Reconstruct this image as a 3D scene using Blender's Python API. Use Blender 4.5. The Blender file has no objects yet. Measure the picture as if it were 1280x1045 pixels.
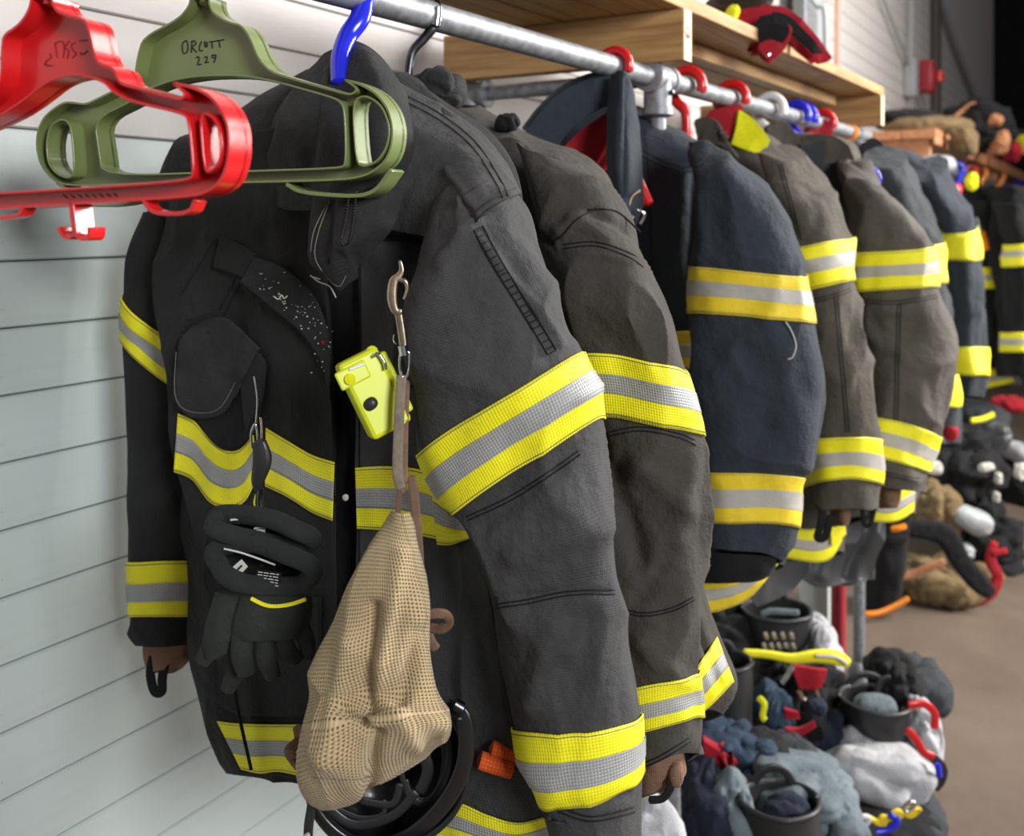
import bpy, math, random
import numpy as np
from mathutils import Vector
random.seed(7)
# ------------------------------------------------------------------ camera, light, exposure
F = 1244.0; CX = 640.0; HY = 275.0; CZ = 1.53
TH = math.atan(760.0 / F); CT, ST = math.cos(TH), math.sin(TH)
scn = bpy.context.scene
cam = bpy.data.cameras.new('camera'); camo = bpy.data.objects.new('camera', cam)
scn.collection.objects.link(camo); scn.camera = camo
camo.location = (0, 0, CZ); camo.rotation_euler = (math.pi / 2, 0, TH - math.pi / 2)
cam.sensor_width = 36; cam.lens = 36 * F / 1280; cam.shift_y = -(522.5 - HY) / 1280
cam.clip_start = .02; cam.clip_end = 60
cam.dof.use_dof = True; cam.dof.focus_distance = 1.14; cam.dof.aperture_fstop = 4.8
w = bpy.data.worlds.new('world'); scn.world = w; w.use_nodes = True
w.node_tree.nodes['Background'].inputs[0].default_value = (.95, .96, 1.0, 1)
w.node_tree.nodes['Background'].inputs[1].default_value = .17
def area(name, loc, target, sx, sy, power, col):
    l = bpy.data.lights.new(name, 'AREA'); l.shape = 'RECTANGLE'; l.size = sx; l.size_y = sy; l.energy = power; l.color = col
    o = bpy.data.objects.new(name, l); scn.collection.objects.link(o); o.location = loc
    o.rotation_euler = (Vector(target) - Vector(loc)).to_track_quat('-Z', 'Y').to_euler(); return o
area('bay_door_daylight', (4.8, -2.7, 2.9), (1.6, .8, 1.4), 1.7, 1.8, 400, (1, .97, .93))
area('ceiling_tube_light', (4.6, -1.6, 4.2), (3.6, .8, 1.2), 2.4, 1.2, 120, (1, .95, .88))
area('rear_fill_light', (-.9, -3.0, 2.6), (.3, 1.3, 1.8), 1.3, 1.1, 165, (.96, .98, 1))  # unseen fill added behind the camera to brighten the left wall
scn.view_settings.view_transform = 'Standard'; scn.view_settings.look = 'None'
scn.view_settings.exposure = 0.25; scn.view_settings.gamma = 1; scn.view_settings.use_curve_mapping = False
scn.cycles.max_bounces = 6; scn.cycles.use_denoising = True

# ------------------------------------------------------------------ maths helpers
Rv = np.array([ST, -CT, 0.]); Fv = np.array([CT, ST, 0.]); Uv = np.array([0., 0., 1.]); CAM = np.array([0., 0., CZ])
def P(px, py, D):
    px, py, D = np.asarray(px, float), np.asarray(py, float), np.asarray(D, float)
    return CAM + D[..., None] * (Fv + ((px - CX) / F)[..., None] * Rv - ((py - HY) / F)[..., None] * Uv)
def Dx(px, x): return x / (CT + (px - CX) / F * ST)
def Dy(px, y): return y / (ST - (px - CX) / F * CT)
def proj(p):
    q = p - CAM; D = q @ Fv
    return CX + F * (q @ Rv) / D, HY - F * q[..., 2] / D, D
_rs = np.random.RandomState(3); _tab = _rs.rand(32, 32, 32)
def noise(p, s=1.0, o=0.0):
    q = p * s + o; i = np.floor(q).astype(int); f = q - i; f = f * f * (3 - 2 * f); i &= 31; j = (i + 1) & 31
    def t(a, b, c): return _tab[a, b, c]
    x0, y0, z0 = i[..., 0], i[..., 1], i[..., 2]; x1, y1, z1 = j[..., 0], j[..., 1], j[..., 2]
    fx, fy, fz = f[..., 0], f[..., 1], f[..., 2]
    a = t(x0, y0, z0) * (1 - fx) + t(x1, y0, z0) * fx; b = t(x0, y1, z0) * (1 - fx) + t(x1, y1, z0) * fx
    c = t(x0, y0, z1) * (1 - fx) + t(x1, y0, z1) * fx; d = t(x0, y1, z1) * (1 - fx) + t(x1, y1, z1) * fx
    return ((a * (1 - fy) + b * fy) * (1 - fz) + (c * (1 - fy) + d * fy) * fz) * 2 - 1
def cr(A, v):
    A = np.asarray(A, float); n = len(A); v = np.clip(np.asarray(v, float), 0, n - 1 - 1e-9); i = np.floor(v).astype(int); t = v - i
    g = lambda k: A[np.clip(k, 0, n - 1)]
    e = (None,) * (A.ndim - 1); t = t[(...,) + e]
    p0, p1, p2, p3 = g(i - 1), g(i), g(i + 1), g(i + 2)
    m1, m2 = (p2 - p0) * .5, (p3 - p1) * .5
    return (2*t**3 - 3*t**2 + 1) * p1 + (t**3 - 2*t**2 + t) * m1 + (-2*t**3 + 3*t**2) * p2 + (t**3 - t**2) * m2
def unit(a): return a / np.maximum(np.linalg.norm(a, axis=-1, keepdims=True), 1e-9)

# ------------------------------------------------------------------ materials
MATS = {}
class NT:
    def __init__(s, name):
        s.m = bpy.data.materials.new(name); s.m.use_nodes = True; s.t = s.m.node_tree; s.b = s.t.nodes['Principled BSDF']; MATS[name] = s.m
    def n(s, typ, **k):
        x = s.t.nodes.new(typ)
        for a, v in k.items():
            if a.startswith('_'): setattr(x, a[1:], v)
            else:
                key = int(a[1:]) if a[0] == 'i' and a[1:].isdigit() else a
                if isinstance(v, bpy.types.NodeSocket): s.t.links.new(v, x.inputs[key])
                else: x.inputs[key].default_value = v
        return x
    def math(s, op, a, b=0.0, c=0.0):
        x = s.n('ShaderNodeMath', _operation=op, i0=a, i1=b); 
        if op in ('MULTIPLY_ADD',): x.inputs[2].default_value = c
        return x.outputs[0]
    def mix(s, fac, a, b):
        x = s.n('ShaderNodeMix', _data_type='RGBA'); 
        for k, v in ((0, fac), (6, a), (7, b)):
            if isinstance(v, bpy.types.NodeSocket): s.t.links.new(v, x.inputs[k])
            else: x.inputs[k].default_value = v
        return x.outputs[2]
    def ramp(s, v, lo, hi):
        return s.n('ShaderNodeMapRange', i0=v, i1=lo, i2=hi).outputs[0]
    def noise(s, scale, detail=3, coord=None, rough=.5):
        c = coord or s.n('ShaderNodeTexCoord').outputs['Object']
        return s.n('ShaderNodeTexNoise', Vector=c, Scale=scale, Detail=detail, Roughness=rough).outputs['Fac']
    def set(s, **k):
        for a, v in k.items():
            key = a.replace('_', ' ')
            if isinstance(v, bpy.types.NodeSocket): s.t.links.new(v, s.b.inputs[key])
            else: s.b.inputs[key].default_value = v
    def bump(s, h, strength=.5, dist=.001, prev=None):
        x = s.n('ShaderNodeBump', Strength=strength, Distance=dist, Height=h)
        if prev: s.t.links.new(prev, x.inputs['Normal'])
        s.t.links.new(x.outputs[0], s.b.inputs['Normal']); return x.outputs[0]
    def scalev(s, v, sc):
        return s.n('ShaderNodeVectorMath', _operation='MULTIPLY', i0=v, i1=sc).outputs[0]
def rgb(c): return (c[0], c[1], c[2], 1)
def uvsin(t, k, rot=True):
    uv = t.n('ShaderNodeTexCoord').outputs['UV']; s = t.n('ShaderNodeSeparateXYZ', i0=uv)
    x, y = s.outputs[0], s.outputs[1]
    if rot:
        a = t.math('ADD', x, y); b = t.math('SUBTRACT', x, y)
    else: a, b = x, y
    return t.math('MULTIPLY', t.math('SINE', t.math('MULTIPLY', a, k)), t.math('SINE', t.math('MULTIPLY', b, k)))
def fabric(name, c, period=.0026, bump=.5, var=.35, rough=.85, sheen=.15, dust=0.25, contrast=.3, dustc=None):
    t = NT(name); big = t.noise(9, 4); fine = t.noise(260, 2)
    w_ = uvsin(t, math.pi / period)
    c2 = tuple(x * (1 - var) for x in c); dk = t.mix(t.ramp(big, .3, .7), rgb(c2), rgb(c))
    dc = dustc or tuple(min(1, x * 1.7 + .012) for x in c)
    dk = t.mix(t.math('MULTIPLY', t.ramp(t.noise(34, 5, rough=.7), .5, .8), dust), dk, rgb(dc))
    dk = t.mix(t.math('MULTIPLY', t.ramp(w_, .1, .9), contrast), dk, rgb(tuple(min(1, x * 2.2 + .01) for x in c)))
    t.set(Base_Color=dk, Roughness=rough, Sheen_Weight=.03, Specular_IOR_Level=.22)
    h = t.math('ADD', t.math('MULTIPLY', w_, .5), t.math('MULTIPLY', fine, .6))
    n1 = t.bump(t.noise(26, 5, rough=.55), .7, .012)
    t.bump(h, bump, .0006, n1); return t.m
def hiviz(name, c, hole, period=.0034, rough=.6, dirt=.25):
    t = NT(name); w_ = uvsin(t, math.pi / period)
    col = t.mix(t.math('MULTIPLY', t.ramp(t.noise(30, 5, rough=.7), .48, .8), dirt), rgb(c), rgb(tuple(x * .45 for x in c)))
    col = t.mix(t.math('MULTIPLY', t.ramp(w_, .25, .7), .75), col, rgb(hole))
    t.set(Base_Color=col, Roughness=rough)
    n1 = t.bump(t.noise(70, 3), .35, .003); t.bump(w_, .6, -.0005, n1); return t.m
def plastic(name, c, rough=.22, bumpy=.15):
    t = NT(name); t.set(Base_Color=t.mix(t.ramp(t.noise(12, 3), .3, .8), rgb(tuple(x * .88 for x in c)), rgb(c)), Roughness=rough, Coat_Weight=.15)
    t.bump(t.noise(90, 2), bumpy, .0006); return t.m
def metal(name, c, rough=.35, mott=40, metallic=1.0):
    t = NT(name); n_ = t.noise(mott, 4)
    t.set(Base_Color=t.mix(t.ramp(n_, .35, .7), rgb(tuple(x * .6 for x in c)), rgb(c)), Metallic=metallic)
    t.set(Roughness=t.n('ShaderNodeMapRange', i0=n_, i3=rough * .8, i4=rough * 1.3).outputs[0]); t.bump(t.noise(mott * 4, 3), .1, .001); return t.m
def leather(name, c, rough=.7):
    t = NT(name); n_ = t.noise(60, 5, rough=.7)
    t.set(Base_Color=t.mix(t.ramp(n_, .35, .7), rgb(tuple(x * .55 for x in c)), rgb(c)), Roughness=rough); t.bump(t.noise(220, 4), .4, .001); return t.m

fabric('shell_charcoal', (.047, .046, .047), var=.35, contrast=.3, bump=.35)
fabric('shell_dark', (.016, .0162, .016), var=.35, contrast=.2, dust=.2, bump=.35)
fabric('shell_brown', (.051, .045, .039), period=.002, var=.3, contrast=.25)
fabric('shell_navy', (.026, .033, .043), period=.004, var=.2, contrast=.25, dust=.1)
fabric('shell_olive', (.074, .065, .053), period=.003, var=.35)
fabric('shell_grey', (.085, .075, .063), period=.003, var=.35)
fabric('shell_slate', (.034, .038, .043), period=.003, var=.25)
fabric('liner_black', (.008, .008, .009), var=.3, dust=.15)
fabric('collar_black', (.022, .022, .023), var=.4, dust=.35)
fabric('knit_black', (.020, .022, .022), period=.0014, var=.3, bump=.8)
fabric('glove_leather', (.026, .029, .025), period=.0011, var=.4, bump=.3)
fabric('knit_tan', (.22, .125, .08), period=.003, var=.3, bump=.9, contrast=.15)
fabric('thread_black', (.007, .007, .007))
fabric('thread_dark', (.022, .02, .018))
fabric('thread_grey', (.16, .15, .13))
fabric('red_cloth', (.38, .012, .025), period=.003, var=.35, contrast=.05)
fabric('yellow_cloth', (.75, .74, .01), period=.003, var=.2, contrast=.05)
fabric('white_liner', (.44, .44, .46), period=.004, var=.25, contrast=.05, dust=0)
fabric('blue_grey_liner', (.15, .185, .205), period=.004, var=.35, contrast=.05, dust=.2)
fabric('denim_blue', (.028, .05, .085), period=.003, var=.4)
fabric('navy_cloth', (.012, .016, .032), period=.003, var=.4)
fabric('khaki_canvas', (.17, .115, .055), period=.003, var=.4)
fabric('orange_cloth', (.75, .10, .015), period=.004, var=.5)
fabric('red_dark_cloth', (.35, .012, .02), period=.003, var=.35)
hiviz('lime_strip', (.90, .82, .008), (.66, .62, .006))
hiviz('amber_strip', (.82, .60, .015), (.62, .42, .01), dirt=.55)
hiviz('silver_strip', (.35, .35, .34), (.13, .13, .13), rough=.4, dirt=.4)
hiviz('pale_silver_strip', (.42, .40, .36), (.32, .30, .26), rough=.45, dirt=.3)
hiviz('soot_lime_strip', (.86, .78, .01), (.45, .52, .01), dirt=.6)
plastic('red_plastic', (.60, .012, .015)); plastic('green_plastic', (.16, .20, .07), .35); plastic('blue_plastic', (.015, .02, .62))
plastic('white_plastic', (.75, .75, .75)); plastic('black_plastic', (.012, .012, .013), .3); plastic('hazard_yellow_plastic', (.62, .68, .01), .4)
plastic('orange_plastic', (.75, .22, .01)); plastic('black_rubber', (.013, .013, .014), .55, .5); plastic('grey_plastic_sheet', (.07, .072, .075), .5, .5)
plastic('label_white', (.55, .53, .48), .7); plastic('ink', (.012, .012, .012), .8); plastic('grey_paint', (.33, .35, .36), .5)
plastic('sooty_ink', (.24, .012, .02), .7); plastic('red_paint', (.35, .02, .03), .5); plastic('copper_paint', (.55, .22, .13), .5)
plastic('gold_print', (.28, .24, .15), .6)
metal('galvanised', (.29, .30, .32), .5, 55, .5); metal('chrome', (.75, .75, .78), .12); metal('brass_metal', (.62, .5, .36), .3); metal('dark_metal', (.12, .12, .13), .3)
leather('strap_leather', (.20, .11, .065)); leather('strap_light', (.23, .18, .13))
def wood(name, c1, c2, gx=(1, 18, 18)):
    t = NT(name); co = t.scalev(t.n('ShaderNodeTexCoord').outputs['Object'], gx)
    n_ = t.noise(3.2, 5, co, .6); kn = t.noise(2.3, 2)
    c = t.mix(t.ramp(n_, .35, .68), rgb(c1), rgb(c2)); c = t.mix(t.math('MULTIPLY', t.ramp(kn, .70, .78), .6), c, rgb(tuple(x * .35 for x in c1)))
    t.set(Base_Color=c, Roughness=.65); t.bump(n_, .2, .002); return t.m
wood('pine_along', (.26, .13, .04), (.48, .29, .11)); wood('pine_across', (.28, .14, .045), (.52, .32, .13), (18, 1, 18))
wood('orange_wood', (.34, .13, .055), (.52, .24, .11)); wood('pine_end', (.66, .50, .28), (.78, .62, .38), (9, 9, 9))
def painted(name, c, grime):
    t = NT(name); g = t.noise(5, 6, rough=.7); sp = t.noise(120, 2)
    co = t.scalev(t.n('ShaderNodeTexCoord').outputs['Object'], (1.2, 1, 16)); st = t.noise(3, 4, co)
    c_ = t.mix(t.math('MULTIPLY', t.ramp(g, .45, .8), .35), rgb(c), rgb(grime))
    c_ = t.mix(t.math('MULTIPLY', t.ramp(st, .55, .9), .3), c_, rgb(tuple(x * .7 for x in c)))
    c_ = t.mix(t.math('MULTIPLY', t.ramp(sp, .74, .79), .6), c_, rgb((.12, .08, .06)))
    t.set(Base_Color=c_, Roughness=.5); t.bump(t.noise(40, 5), .25, .003); return t.m
painted('mint_paint', (.45, .505, .49), (.40, .43, .40)); painted('white_paint', (.47, .44, .425), (.38, .34, .32)); painted('old_dark_gap', (.09, .075, .065), (.05, .04, .035))
def concrete():
    t = NT('brown_concrete'); g = t.noise(1.6, 6, rough=.65); h = t.noise(11, 5, rough=.7)
    c = t.mix(t.ramp(g, .3, .7), rgb((.082, .056, .040)), rgb((.145, .107, .080))); c = t.mix(t.math('MULTIPLY', t.ramp(h, .55, .8), .5), c, rgb((.08, .06, .045)))
    t.set(Base_Color=c, Roughness=.62); t.bump(h, .2, .004)
concrete()
def meshcloth():
    t = NT('tan_mesh_cloth'); w_ = uvsin(t, math.pi / .0038)
    c = t.mix(t.ramp(t.noise(14, 4), .3, .7), rgb((.40, .29, .15)), rgb((.52, .39, .21)))
    hole = t.ramp(w_, .32, .52)
    t.set(Base_Color=c, Roughness=.8, Sheen_Weight=.2)
    t.set(Alpha=t.math('SUBTRACT', 1.0, t.math('MULTIPLY', hole, .9)))
    n1 = t.bump(t.noise(30, 4), .5, .006); t.bump(w_, .7, -.0012, n1)
meshcloth()

# ------------------------------------------------------------------ object helpers
LINK = scn.collection.objects.link
def things(name, label, cat, loc=(0, 0, 0), group=None):
    o = bpy.data.objects.new(name, None); o.empty_display_size = .05; LINK(o); o.location = tuple(loc)
    tag(o, label, cat, group); return o
def tag(o, label, cat=None, group=None):
    o['label'] = label
    if cat: o['category'] = cat
    if group: o['group'] = group
def origin_of(p):
    v = np.zeros(3)
    while p is not None:
        v += np.array(p.location); p = p.parent
    return v
def build(name, V, Fc, mat, parent=None, uv=None, smooth=True, solid=0, label=None, bevel=0, sub=0, kind=None, soff=-1, loc=None):
    V = np.asarray(V, float).reshape(-1, 3)
    org = origin_of(parent) if parent is not None else (np.array(loc, float) if loc is not None else np.array([V[:, 0].mean(), V[:, 1].mean(), V[:, 2].min()]))
    me = bpy.data.meshes.new(name); me.from_pydata((V - org).tolist(), [], [tuple(int(i) for i in f) for f in Fc]); me.update()
    if uv is not None:
        l = me.uv_layers.new(name='UVMap'); idx = np.empty(len(me.loops), int); me.loops.foreach_get('vertex_index', idx)
        l.data.foreach_set('uv', np.asarray(uv, float).reshape(-1, 2)[idx].ravel())
    for m_ in (mat if isinstance(mat, (list, tuple)) else [mat]): me.materials.append(MATS[m_])
    if smooth:
        me.polygons.foreach_set('use_smooth', [True] * len(me.polygons)); me.set_sharp_from_angle(angle=1.0)
    o = bpy.data.objects.new(name, me); LINK(o)
    if parent is not None: o.parent = parent
    else: o.location = org
    if solid: s = o.modifiers.new('solid', 'SOLIDIFY'); s.thickness = solid; s.offset = soff
    if bevel: b = o.modifiers.new('bevel', 'BEVEL'); b.width = bevel; b.segments = 2; b.limit_method = 'ANGLE'
    if sub: b = o.modifiers.new('sub', 'SUBSURF'); b.levels = sub; b.render_levels = sub
    if label: o['label'] = label
    if kind: o['kind'] = kind
    return o
def gridfaces(nv, nu, closed, off=0):
    f = []; m = nu if closed else nu - 1
    for j in range(nv - 1):
        for i in range(m):
            i2 = (i + 1) % nu; f.append((off + j * nu + i, off + j * nu + i2, off + (j + 1) * nu + i2, off + (j + 1) * nu + i))
    return f
def box(c, s, rx=None):   # axis box
    c = np.array(c, float); s = np.array(s, float) / 2
    A = rx if rx is not None else np.eye(3)
    V = [c + A @ (s * np.array(k)) for k in ((-1,-1,-1),(1,-1,-1),(1,1,-1),(-1,1,-1),(-1,-1,1),(1,-1,1),(1,1,1),(-1,1,1))]
    return V, [(0,3,2,1),(4,5,6,7),(0,1,5,4),(1,2,6,5),(2,3,7,6),(3,0,4,7)]
def join(parts):
    V, Fc = [], []
    for v, f in parts:
        n = len(V); V += [tuple(x) for x in v]; Fc += [tuple(i + n for i in q) for q in f]
    return V, Fc

class Surf:
    folds = (); amp = (.006, .004, .0014); fr = (6, 13, 36); seed = 0.; zs = .6
    def P0(s, U, V): raise 0
    def nrm(s, U, V):
        e = 2e-3; n = unit(np.cross(s.P0(U + e, V) - s.P0(U - e, V), s.P0(U, V + e * 3) - s.P0(U, V - e * 3)))
        p = s.P0(U, V); return n * np.sign(np.sum(n * s.outward(p, U, V), -1, keepdims=True) + 1e-12)
    def disp(s, p, n):
        q = p * np.array([1, 1, s.zs]); wq = q + .02 * np.stack([noise(p, 9, 5), noise(p, 9, 11), noise(p, 9, 17)], -1)
        d = s.amp[0] * noise(wq, s.fr[0], s.seed) + s.amp[1] * (1 - 2.2 * np.abs(noise(wq, s.fr[1], s.seed + 3)) ** .75) + s.amp[2] * noise(wq, s.fr[2], s.seed + 9)
        if len(s.folds):
            x, y, D = proj(p); face = np.clip(np.sum(n * unit(CAM - p), -1) * 3, 0, 1)
            for (x0, y0, x1, y1, wd, dep) in s.folds:
                dx, dy = x1 - x0, y1 - y0; L2 = dx * dx + dy * dy; t = ((x - x0) * dx + (y - y0) * dy) / L2; tc = np.clip(t, 0, 1)
                dist = np.hypot(x - x0 - tc * dx, y - y0 - tc * dy); d = d + dep * np.exp(-(dist / wd) ** 2) * face
        return d
    def pts(s, U, V, off=0):
        p, n = s.P0(U, V), s.nrm(U, V); return p + n * (s.disp(p, n) + off)[..., None], n
    def mesh(s, name, nu, nv, mat, parent, u0=0, u1=1, v0=0, v1=None, off=0, solid=0, cap=False, label=None, drape=True, kind=None):
        v1 = s.nv if v1 is None else v1; closed = s.closed and (u1 - u0) >= .999
        us = np.linspace(u0, u1, nu + (1 if closed else 0))[:nu]; vs = np.linspace(v0, v1, nv)
        U, V = np.meshgrid(us, vs); p, n = s.pts(U, V, off)
        um = np.cumsum(np.concatenate([[0], np.linalg.norm(np.diff(p[nv // 2], axis=0), axis=-1)])); vm = np.cumsum(np.concatenate([[0], np.linalg.norm(np.diff(p[:, nu // 4], axis=0), axis=-1)]))
        uv = np.stack(np.broadcast_arrays(um[None, :], vm[:, None]), -1)
        fc = gridfaces(nv, nu, closed); VV = p.reshape(-1, 3); UVv = uv.reshape(-1, 2)
        # orient faces along normals
        q = fc[len(fc) // 2]; fn = np.cross(VV[q[1]] - VV[q[0]], VV[q[3]] - VV[q[0]])
        if fn @ n.reshape(-1, 3)[q[0]] < 0: fc = [f[::-1] for f in fc]
        if cap and closed:
            for j in ((nv - 1),) if cap == 'end' else ((0,) if cap == 'start' else (0, nv - 1)):
                k = len(VV); VV = np.vstack([VV, p[j].mean(0)]); UVv = np.vstack([UVv, uv[j].mean(0)])
                fc = fc + [(j * nu + i, j * nu + (i + 1) % nu, k) for i in range(nu)]
        o = build(name, VV, fc, mat, parent, UVv, solid=solid, label=label, kind=kind)
        if drape:
            x, y, D = proj(p); f = np.sum(n * unit(CAM - p), -1) > .05
            s.dr = getattr(s, 'dr', []) + [np.stack([x[f], y[f], D[f]], -1)]
        return o
class Tube(Surf):
    closed = True; ex = .8
    def __init__(s, rings, xd=None, D=None, th=.07, dl=.0, tilt=True, seed=0., amp=None, folds=(), ex=None, zs=None, fr=None):
        s.seed = seed; s.folds = folds
        if amp: s.amp = amp
        if ex: s.ex = ex
        if zs: s.zs = zs
        if fr: s.fr = fr
        C, A, B, sg = [], [], [], []
        for r in rings:
            lx, ly, rx, ry = r[:4]; e = r[4] if len(r) > 4 else {}
            t_ = e.get('th', th); 
            if xd is not None and 'D' not in e: x = e.get('x', xd); DL, DR = Dx(lx, x), Dx(rx, x)
            else: d = e.get('D', D); k = e.get('dl', dl); DL, DR = d + k, d - k
            L, R = P(lx, ly, DL), P(rx, ry, DR); C.append((L + R) / 2); A.append((R - L) / 2); B.append(t_); sg.append(e.get('sag', 0) * (DL + DR) / 2 / F)
        C, A = np.array(C), np.array(A); T = np.gradient(C, axis=0); T[:, :] = unit(T)
        b = unit(np.cross(A, T)); b *= np.sign(np.sum(b * (CAM - C), -1, keepdims=True)); b *= np.array(B)[:, None]; s.sg = np.array(sg); b[:, 2] += (np.array(B) * (CZ - C[:, 2]) / ((C - CAM) @ Fv)) * (1 if tilt else 0)
        s.C, s.A, s.B = C, A, b; s.nv = len(C) - 1
    def P0(s, U, V):
        f = 2 * np.pi * U; c, q = np.cos(f), np.sin(f); c = np.sign(c) * np.abs(c) ** s.ex; q = np.sign(q) * np.abs(q) ** s.ex
        r = cr(s.C, V) + cr(s.A, V) * c[..., None] + cr(s.B, V) * q[..., None]; r[..., 2] -= cr(s.sg, V) * np.maximum(q, 0); return r
    def outward(s, p, U, V): return p - cr(s.C, V)
class Patch(Surf):
    closed = False
    def __init__(s, rows, xd=None, D=None, seed=0., amp=None, folds=()):
        s.seed = seed; s.folds = folds
        if amp: s.amp = amp
        G = []
        for r in rows:
            g = []
            for q in r:
                d = q[2] if len(q) > 2 else (xd if xd is not None else D)
                g.append(P(q[0], q[1], Dx(q[0], d) if xd is not None else d))
            G.append(g)
        s.G = np.array(G); s.nv = len(G) - 1; s.nc = len(G[0]) - 1
    def P0(s, U, V):
        sh = np.shape(U); u = np.ravel(U) * s.nc; v = np.ravel(V)
        R = cr(s.G, v); n = R.shape[1]; u = np.clip(u, 0, n - 1 - 1e-9); i = np.floor(u).astype(int); t = (u - i)[:, None]; k = np.arange(len(u))
        g = lambda j: R[k, np.clip(j, 0, n - 1)]
        p0, p1, p2, p3 = g(i - 1), g(i), g(i + 1), g(i + 2); m1, m2 = (p2 - p0) * .5, (p3 - p1) * .5
        return ((2*t**3 - 3*t**2 + 1) * p1 + (t**3 - 2*t**2 + t) * m1 + (-2*t**3 + 3*t**2) * p2 + (t**3 - t**2) * m2).reshape(sh + (3,))
    def outward(s, p, U, V): return CAM - p
def poly(pts, n):
    pts = np.asarray(pts, float); d = np.concatenate([[0], np.cumsum(np.linalg.norm(np.diff(pts[:, :2], axis=0), axis=1))]); t = np.linspace(0, d[-1], n)
    v = np.interp(t, d, np.arange(len(pts))); return cr(pts, v)
def depth_at(surfs, x, y):
    S = np.vstack([q for s in surfs for q in s.dr]); sh = np.shape(x); x, y = np.ravel(x), np.ravel(y); out = np.empty(len(x))
    for i in range(len(x)):
        d2 = (S[:, 0] - x[i]) ** 2 + (S[:, 1] - y[i]) ** 2; k = np.argpartition(d2, 8)[:8]; k = k[S[k, 2] <= S[k, 2].min() + .05]
        w_ = np.exp(-d2[k] / (d2[k].min() + 9)); out[i] = (w_ @ S[k, 2]) / w_.sum()
    return out.reshape(sh)
def drape(name, surfs, top, bot, mat, parent, nu=50, nv=10, off=.004, t0=0., t1=1., solid=.0018, label=None, smoothd=True):
    if not isinstance(surfs, (list, tuple)): surfs = [surfs]
    a, b = poly(top, nu), poly(bot, nu); t = np.linspace(t0, t1, nv)[:, None, None]; g = a[None] * (1 - t) + b[None] * t
    D = depth_at(surfs, g[..., 0], g[..., 1])
    if smoothd:
        for _ in range(2):
            E = np.pad(D, 1, mode='edge'); D = (E[1:-1, 1:-1] * 2 + E[:-2, 1:-1] + E[2:, 1:-1] + E[1:-1, :-2] + E[1:-1, 2:]) / 6
    p = P(g[..., 0], g[..., 1], D - off)
    um = np.cumsum(np.concatenate([[0], np.linalg.norm(np.diff(p[0], axis=0), axis=-1)])); vm = np.cumsum(np.concatenate([[0], np.linalg.norm(np.diff(p[:, nu // 2], axis=0), axis=-1)]))
    uv = np.stack(np.broadcast_arrays(um[None, :], vm[:, None]), -1); fc = gridfaces(nv, nu, False); V = p.reshape(-1, 3)
    q = fc[0]
    if np.cross(V[q[1]] - V[q[0]], V[q[3]] - V[q[0]]) @ (CAM - V[q[0]]) < 0: fc = [f[::-1] for f in fc]
    return build(name, V, fc, mat, parent, uv.reshape(-1, 2), solid=solid, label=label)
def drape_band(surfs, top, bot, parent, y='lime_strip', s='silver_strip', off=.005, nu=44, lab=None, fr=(.34, .66)):
    o = drape('reflective_band', surfs, top, bot, y, parent, nu, 12, off, label=lab)
    drape('silver_strip', surfs, top, bot, s, o, nu, 7, off + .0012, fr[0], fr[1], .0008)
    for t in (.04, .96): drape('stitch_line', surfs, top, bot, 'thread_grey', o, nu, 2, off + .0009, t - .006, t + .006, 0)
def tube_band(S, v0, v1, parent, y='lime_strip', s='silver_strip', off=.0035, nu=72, fr=(.34, .66), stitches=True):
    o = S.mesh('reflective_band', nu, 12, y, parent, v0=v0, v1=v1, off=off, solid=.0018, drape=False)
    d = v1 - v0
    if s: S.mesh('silver_strip', nu, 7, s, o, v0=v0 + d * fr[0], v1=v0 + d * fr[1], off=off + .0011, drape=False)
    if stitches:
        for t in (.04, .96): S.mesh('stitch_line', nu, 2, 'thread_grey', o, v0=v0 + d * (t - .007), v1=v0 + d * (t + .007), off=off + .0008, drape=False)
    return o
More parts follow.
